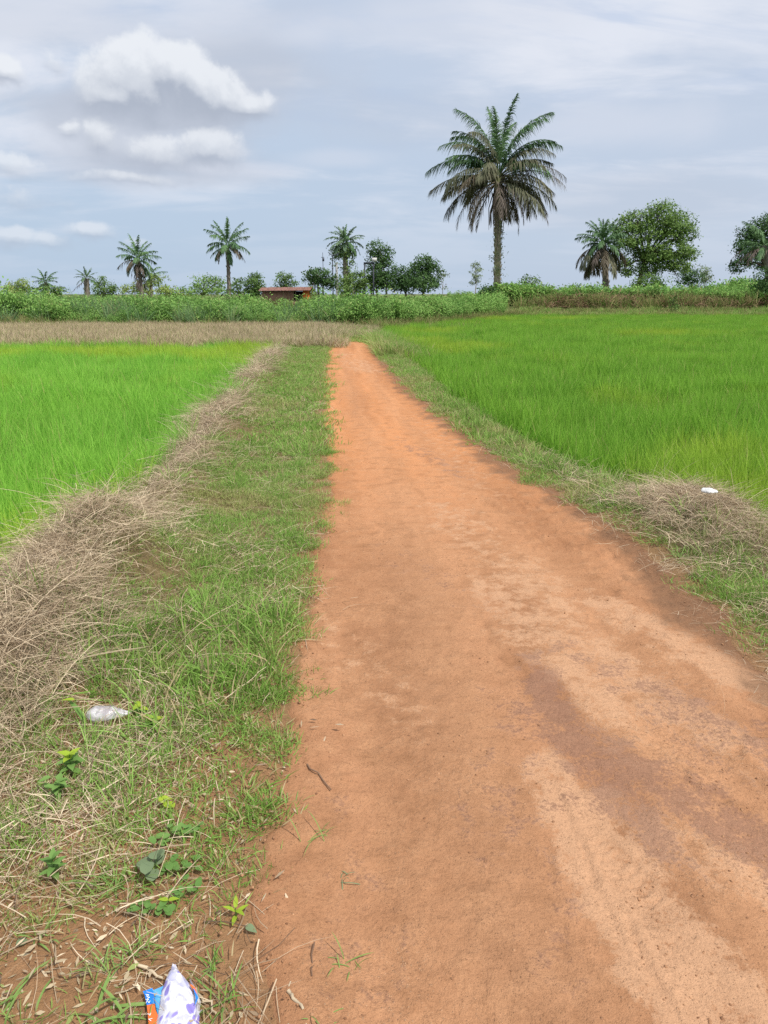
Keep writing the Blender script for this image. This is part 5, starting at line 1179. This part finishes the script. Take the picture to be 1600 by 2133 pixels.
def stem(parent, pts, r, mat, name='stem'):
    mb = MB(); tube(mb, pts, np.linspace(r, r * 0.6, len(pts)), 5, t=0.2, r=0.5); return link(name, mb.mesh(name, mat, True), parent)
def spot(px, py): x, y = G(px, py, 0.02); return (x, y, float(H(x, y)) + 0.003)

def seedling(name, label, px, py, h, n, L, W, mat, seed, shape='ovate', top=None, cat='weed', lean=(0, 0)):
    h *= 0.75; r = np.random.RandomState(seed); t = thing(name, label, cat, spot(px, py), r.rand() * 6)
    stem(t, [(0, 0, -0.01), (lean[0] * .4, lean[1] * .4, h * 0.5), (lean[0], lean[1], h)], 0.0022, M_weed)
    for i in range(n):
        f = 0.25 + 0.75 * (i + 0.5) / n; az = i * 137.5
        m = top if (top is not None and f > 0.72) else mat
        leaf(t, 0.78 * L * (1.1 - 0.45 * abs(f - 0.45)), W * 0.78, m, (lean[0] * f, lean[1] * f, h * f), az, 25 + 30 * (f - 0.5) + r.randn() * 8, shape, 0.35)
    return t
def rosette(name, label, px, py, n, L, W, mat, seed, shape='round', h=0.03, cat='weed', creeping=0.0):
    r = np.random.RandomState(seed); t = thing(name, label, cat, spot(px, py))
    for i in range(n):
        if creeping: s = creeping * (i / n - 0.5) * 2; b = np.array([s, 0.25 * s + r.randn() * 0.012, h * (0.5 + 0.6 * r.rand())])
        else: b = np.array([r.randn() * L * 0.25, r.randn() * L * 0.25, h * (0.5 + 0.7 * r.rand())])
        az = i * 137.5 + r.randn() * 20
        leaf(t, L * (0.7 + 0.5 * r.rand()), W * (0.8 + 0.3 * r.rand()), mat, tuple(b), az, 15 + r.randn() * 14, shape, 0.2)
        if i % 3 == 0: stem(t, [(b[0] * 0.3, b[1] * 0.3, -0.005), tuple(b)], 0.0013, M_weed)
    return t
def grass_clump(label, px, py, n, L, W, seed, mat=None, cat='grass tuft', lean=0.75, name='grass_tuft'):
    r = np.random.RandomState(seed); t = thing(name, label, cat, spot(px, py))
    for i in range(n):
        leaf(t, L * (0.35 + 0.75 * r.rand()), W * 0.72, mat or M_blade, (r.randn() * L * 0.16, r.randn() * L * 0.16, 0), r.rand() * 360, 80 - 50 * lean * r.rand() * 1.4, 'strap', 0.55 + 0.3 * r.rand(), 'blade', r.randn() * 20)
    return t

t = thing('weed', 'single upright lance shaped leaf with a yellow tip left of the clear plastic bag', 'weed', spot(182, 1516))
stem(t, [(0, 0, -0.01), (-0.012, 0, 0.05), (-0.03, 0, 0.09)], 0.0025, M_weed); leaf(t, 0.13, 0.028, M_weed, (-0.002, 0, 0.10 * 0.2), 172, 68, 'lance', 0.2); o = leaf(t, 0.05, 0.020, M_weed_lime, (-0.034, 0, 0.125), 185, 10, 'ovate', 0.2); o['label'] = 'lime yellow tip leaf'
seedling('weed', 'lime green young weed just right of the clear plastic bag', 292, 1492, 0.07, 7, 0.06, 0.035, M_weed, 2, top=M_weed_lime)
seedling('weed', 'pale broad leaved weed below the clear plastic bag', 318, 1512, 0.05, 7, 0.065, 0.042, M_weed, 3, top=M_weed_lime)
seedling('weed', 'bushy weed with two lime top leaves on the straw far left', 150, 1612, 0.12, 14, 0.065, 0.034, M_weed, 4, top=M_weed_lime)
rosette('weed', 'patch of small green leaves below the lime topped weed', 120, 1660, 14, 0.045, 0.026, M_weed, 5, 'ovate', 0.06)
seedling('weed', 'bright leafy seedling standing alone on bare red soil', 115, 1830, 0.10, 12, 0.055, 0.026, M_weed, 6, 'ovate')
rosette('weed', 'grey green round leaved weed in the middle of the left verge', 318, 1815, 6, 0.042, 0.044, M_weed_grey, 7, 'round', 0.05)
rosette('weed', 'clover like creeping patch uphill of the round leaved weed', 372, 1745, 22, 0.026, 0.024, M_weed, 8, 'round', 0.035, creeping=0.06)
rosette('weed', 'creeping clover strand right of the round leaved weed', 376, 1812, 14, 0.024, 0.022, M_weed, 9, 'round', 0.03, creeping=0.05)
rosette('weed', 'creeping strand of tiny round leaves ending in a yellow leaf', 318, 1900, 16, 0.022, 0.020, M_weed, 10, 'round', 0.03, creeping=0.06)
t = thing('leaf_sprig', 'pair of lime yellow leaves at the end of the creeping strand', 'leaf', spot(352, 1890)); leaf(t, 0.03, 0.014, M_weed_lime, (0, 0, 0.03), 10, 10, 'ovate', 0.2); leaf(t, 0.03, 0.014, M_weed_lime, (0, 0, 0.03), 175, 10, 'ovate', 0.2); stem(t, [(0, 0, -0.01), (0, 0, 0.03)], 0.0012, M_weed)
rosette('weed', 'small clover strand lower right of the round leaved weed', 392, 1862, 10, 0.022, 0.020, M_weed, 12, 'round', 0.03, creeping=0.04)
seedling('weed', 'lime green sprout on the left edge of the dirt track', 492, 1908, 0.05, 5, 0.05, 0.016, M_weed_lime, 13, 'lance')
t = thing('stalk', 'dry stalk ending in a dark green leaf at the edge of the track', 'stalk', spot(500, 1932)); stem(t, [(-0.10, 0.02, 0.01), (-0.04, 0.01, 0.02), (0.02, 0, 0.015)], 0.0022, M_straw); leaf(t, 0.035, 0.022, M_weed_grey, (0.015, 0, 0.016), -20, -8, 'ovate', 0.2)
rosette('weed', 'yellow green round leaves in straw above the clover patch', 350, 1682, 4, 0.032, 0.030, M_weed_lime, 15, 'round', 0.04)
t = thing('leaf', 'single dark green round leaf lying on red soil near the left edge', 'leaf', spot(32, 1962)); leaf(t, 0.028, 0.026, M_weed_grey, (0, 0, 0.006), 20, 4, 'round', 0.1)
t = thing('leaf', 'small orange dead leaf on soil left of the track edge', 'leaf', spot(450, 1902)); leaf(t, 0.02, 0.014, M_straw, (0, 0, 0.006), 40, 4, 'ovate', 0.2)
grass_clump('wide bladed arching grass tuft left of the plastic sachet', 215, 2105, 11, 0.17, 0.011, 21, lean=1.0)
grass_clump('long bladed grass tuft in the bottom left corner', 15, 2110, 10, 0.14, 0.009, 22)
grass_clump('slender grass tuft above the wide bladed tuft', 210, 2015, 14, 0.11, 0.005, 23, lean=0.5)
grass_clump('upright grass tuft right of the slender tuft', 268, 1992, 13, 0.10, 0.005, 24, lean=0.5)
grass_clump('curled grass tuft on bare soil at mid left', 100, 1952, 8, 0.09, 0.007, 25, lean=0.9)
grass_clump('tall thin grass tuft left of the round leaved weed', 250, 1850, 16, 0.13, 0.005, 26, lean=0.45)
grass_clump('pale grass tuft beside the bright leafy seedling', 196, 1830, 10, 0.11, 0.005, 27, lean=0.5)
grass_clump('small grass tuft between the sachet and the track', 440, 2008, 9, 0.07, 0.005, 28, lean=0.7)
grass_clump('low grass sprig lower right of the sachet', 470, 2085, 8, 0.10, 0.006, 29, lean=1.1)
grass_clump('thin grass sprout growing in the track itself', 722, 2000, 9, 0.08, 0.004, 30, lean=0.8)
grass_clump('matted grass sprout on the track edge above the bare soil', 600, 1665, 16, 0.10, 0.004, 31, lean=1.2)
grass_clump('small grey sprout on the track below the matted sprout', 712, 1818, 7, 0.06, 0.004, 32, lean=1.1, mat=M_weed_grey)
grass_clump('dark runner of grass reaching onto the track', 650, 1738, 14, 0.12, 0.004, 33, lean=1.35)
grass_clump('thin grass tuft at the bottom edge right of the sachet', 650, 2120, 8, 0.09, 0.004, 34, lean=0.8)
grass_clump('fresh green grass tuft below the right grass heap', 1345, 1105, 26, 0.17, 0.006, 35, lean=0.7)
grass_clump('lime green grass tuft nearest the right edge of the track', 1415, 1168, 26, 0.13, 0.006, 36, lean=0.7)
grass_clump('low green grass tuft downhill of the lime tuft', 1462, 1205, 22, 0.12, 0.006, 37, lean=0.9)
grass_clump('bushy blue green grass tuft on the left verge below the field corner', 360, 1125, 40, 0.20, 0.006, 38, lean=0.6)
grass_clump('green grass tuft in the middle of the left verge above the plastic bag', 420, 1405, 30, 0.13, 0.005, 39, lean=0.6)

def stick(label, p0, p1, r, seed, name='stick', mat=None, z=0.012):
    a, b = spot(*p0), spot(*p1); rr = np.random.RandomState(seed); a, b = np.array(a), np.array(b); mid = (a + b) / 2
    mb = MB(); n = 7; s = np.linspace(0, 1, n)[:, None]
    pts = a + (b - a) * s - mid + rr.randn(n, 3) * 0.006 * np.sin(np.pi * s) + (0, 0, z)
    tube(mb, pts, np.linspace(r, r * 0.7, n), 6, t=0.3, r=0.6)
    o = link(name, mb.mesh(name, mat or M_straw, True), None, tuple(mid)); tag(o, label, 'stick')
stick('short pale broken stick above the plastic sachet', (281, 2005), (340, 2040), 0.0045, 1)
stick('long thin dry straw running left from the sachet', (240, 2072), (352, 2008), 0.0016, 2)
stick('thick dry stem on the soil right of the sachet', (408, 2060), (450, 2110), 0.004, 3)
stick('flat dry stem near the bottom edge right of the sachet', (600, 2060), (632, 2100), 0.005, 4)
stick('thin dark twig lying across the track edge', (655, 1960), (650, 2030), 0.002, 5, mat=M_brush)
stick('bent dark root twig on the track edge near the matted sprout', (640, 1590), (690, 1642), 0.003, 6, mat=M_brush)
stick('long straw leaning over the brown tuft on the verge edge', (470, 1480), (556, 1415), 0.002, 7, z=0.06)
stick('long pale stalk lying across the right grass heap', (1400, 1010), (1432, 1062), 0.004, 8, z=0.22)
# a clod of earth on the sand of the track
def clod(label, px, py, s, seed):
    r = np.random.RandomState(seed); mb = MB(); nu, nv = 12, 8
    A, B = np.meshgrid(np.arange(nu) / nu * 2 * math.pi, np.linspace(0, math.pi, nv), indexing='ij')
    q = 0.7 + 0.6 * vnoise(np.cos(A) * 1.7 + 3 + B, np.sin(A) * 1.7 + B * 1.3, seed)
    V = np.stack([np.cos(A) * np.sin(B) * q, np.sin(A) * np.sin(B) * q * 0.7, np.cos(B) * q * 0.5], -1).reshape(-1, 3) * s
    i, j = np.meshgrid(np.arange(nu), np.arange(nv - 1), indexing='ij')
    F = np.stack([i * nv + j, i * nv + j + 1, ((i + 1) % nu) * nv + j + 1, ((i + 1) % nu) * nv + j], -1).reshape(-1, 4)
    mb.add(V, F, r=0.5, t=0.5); x, y = G(px, py)
    o = link('clod', mb.mesh('clod', M_grit, True), None, (x, y, float(H(x, y) + path_relief(np.array(x), np.array(y))) + 0.012)); tag(o, label, 'clod')
clod('crumbling clod of earth on the pale sand streak', 1328, 1756, 0.014, 1)
clod('small dark clod near the right side of the track', 1430, 1770, 0.007, 2)
clod('small clod at the lower right of the sand streak', 1480, 2040, 0.010, 3)
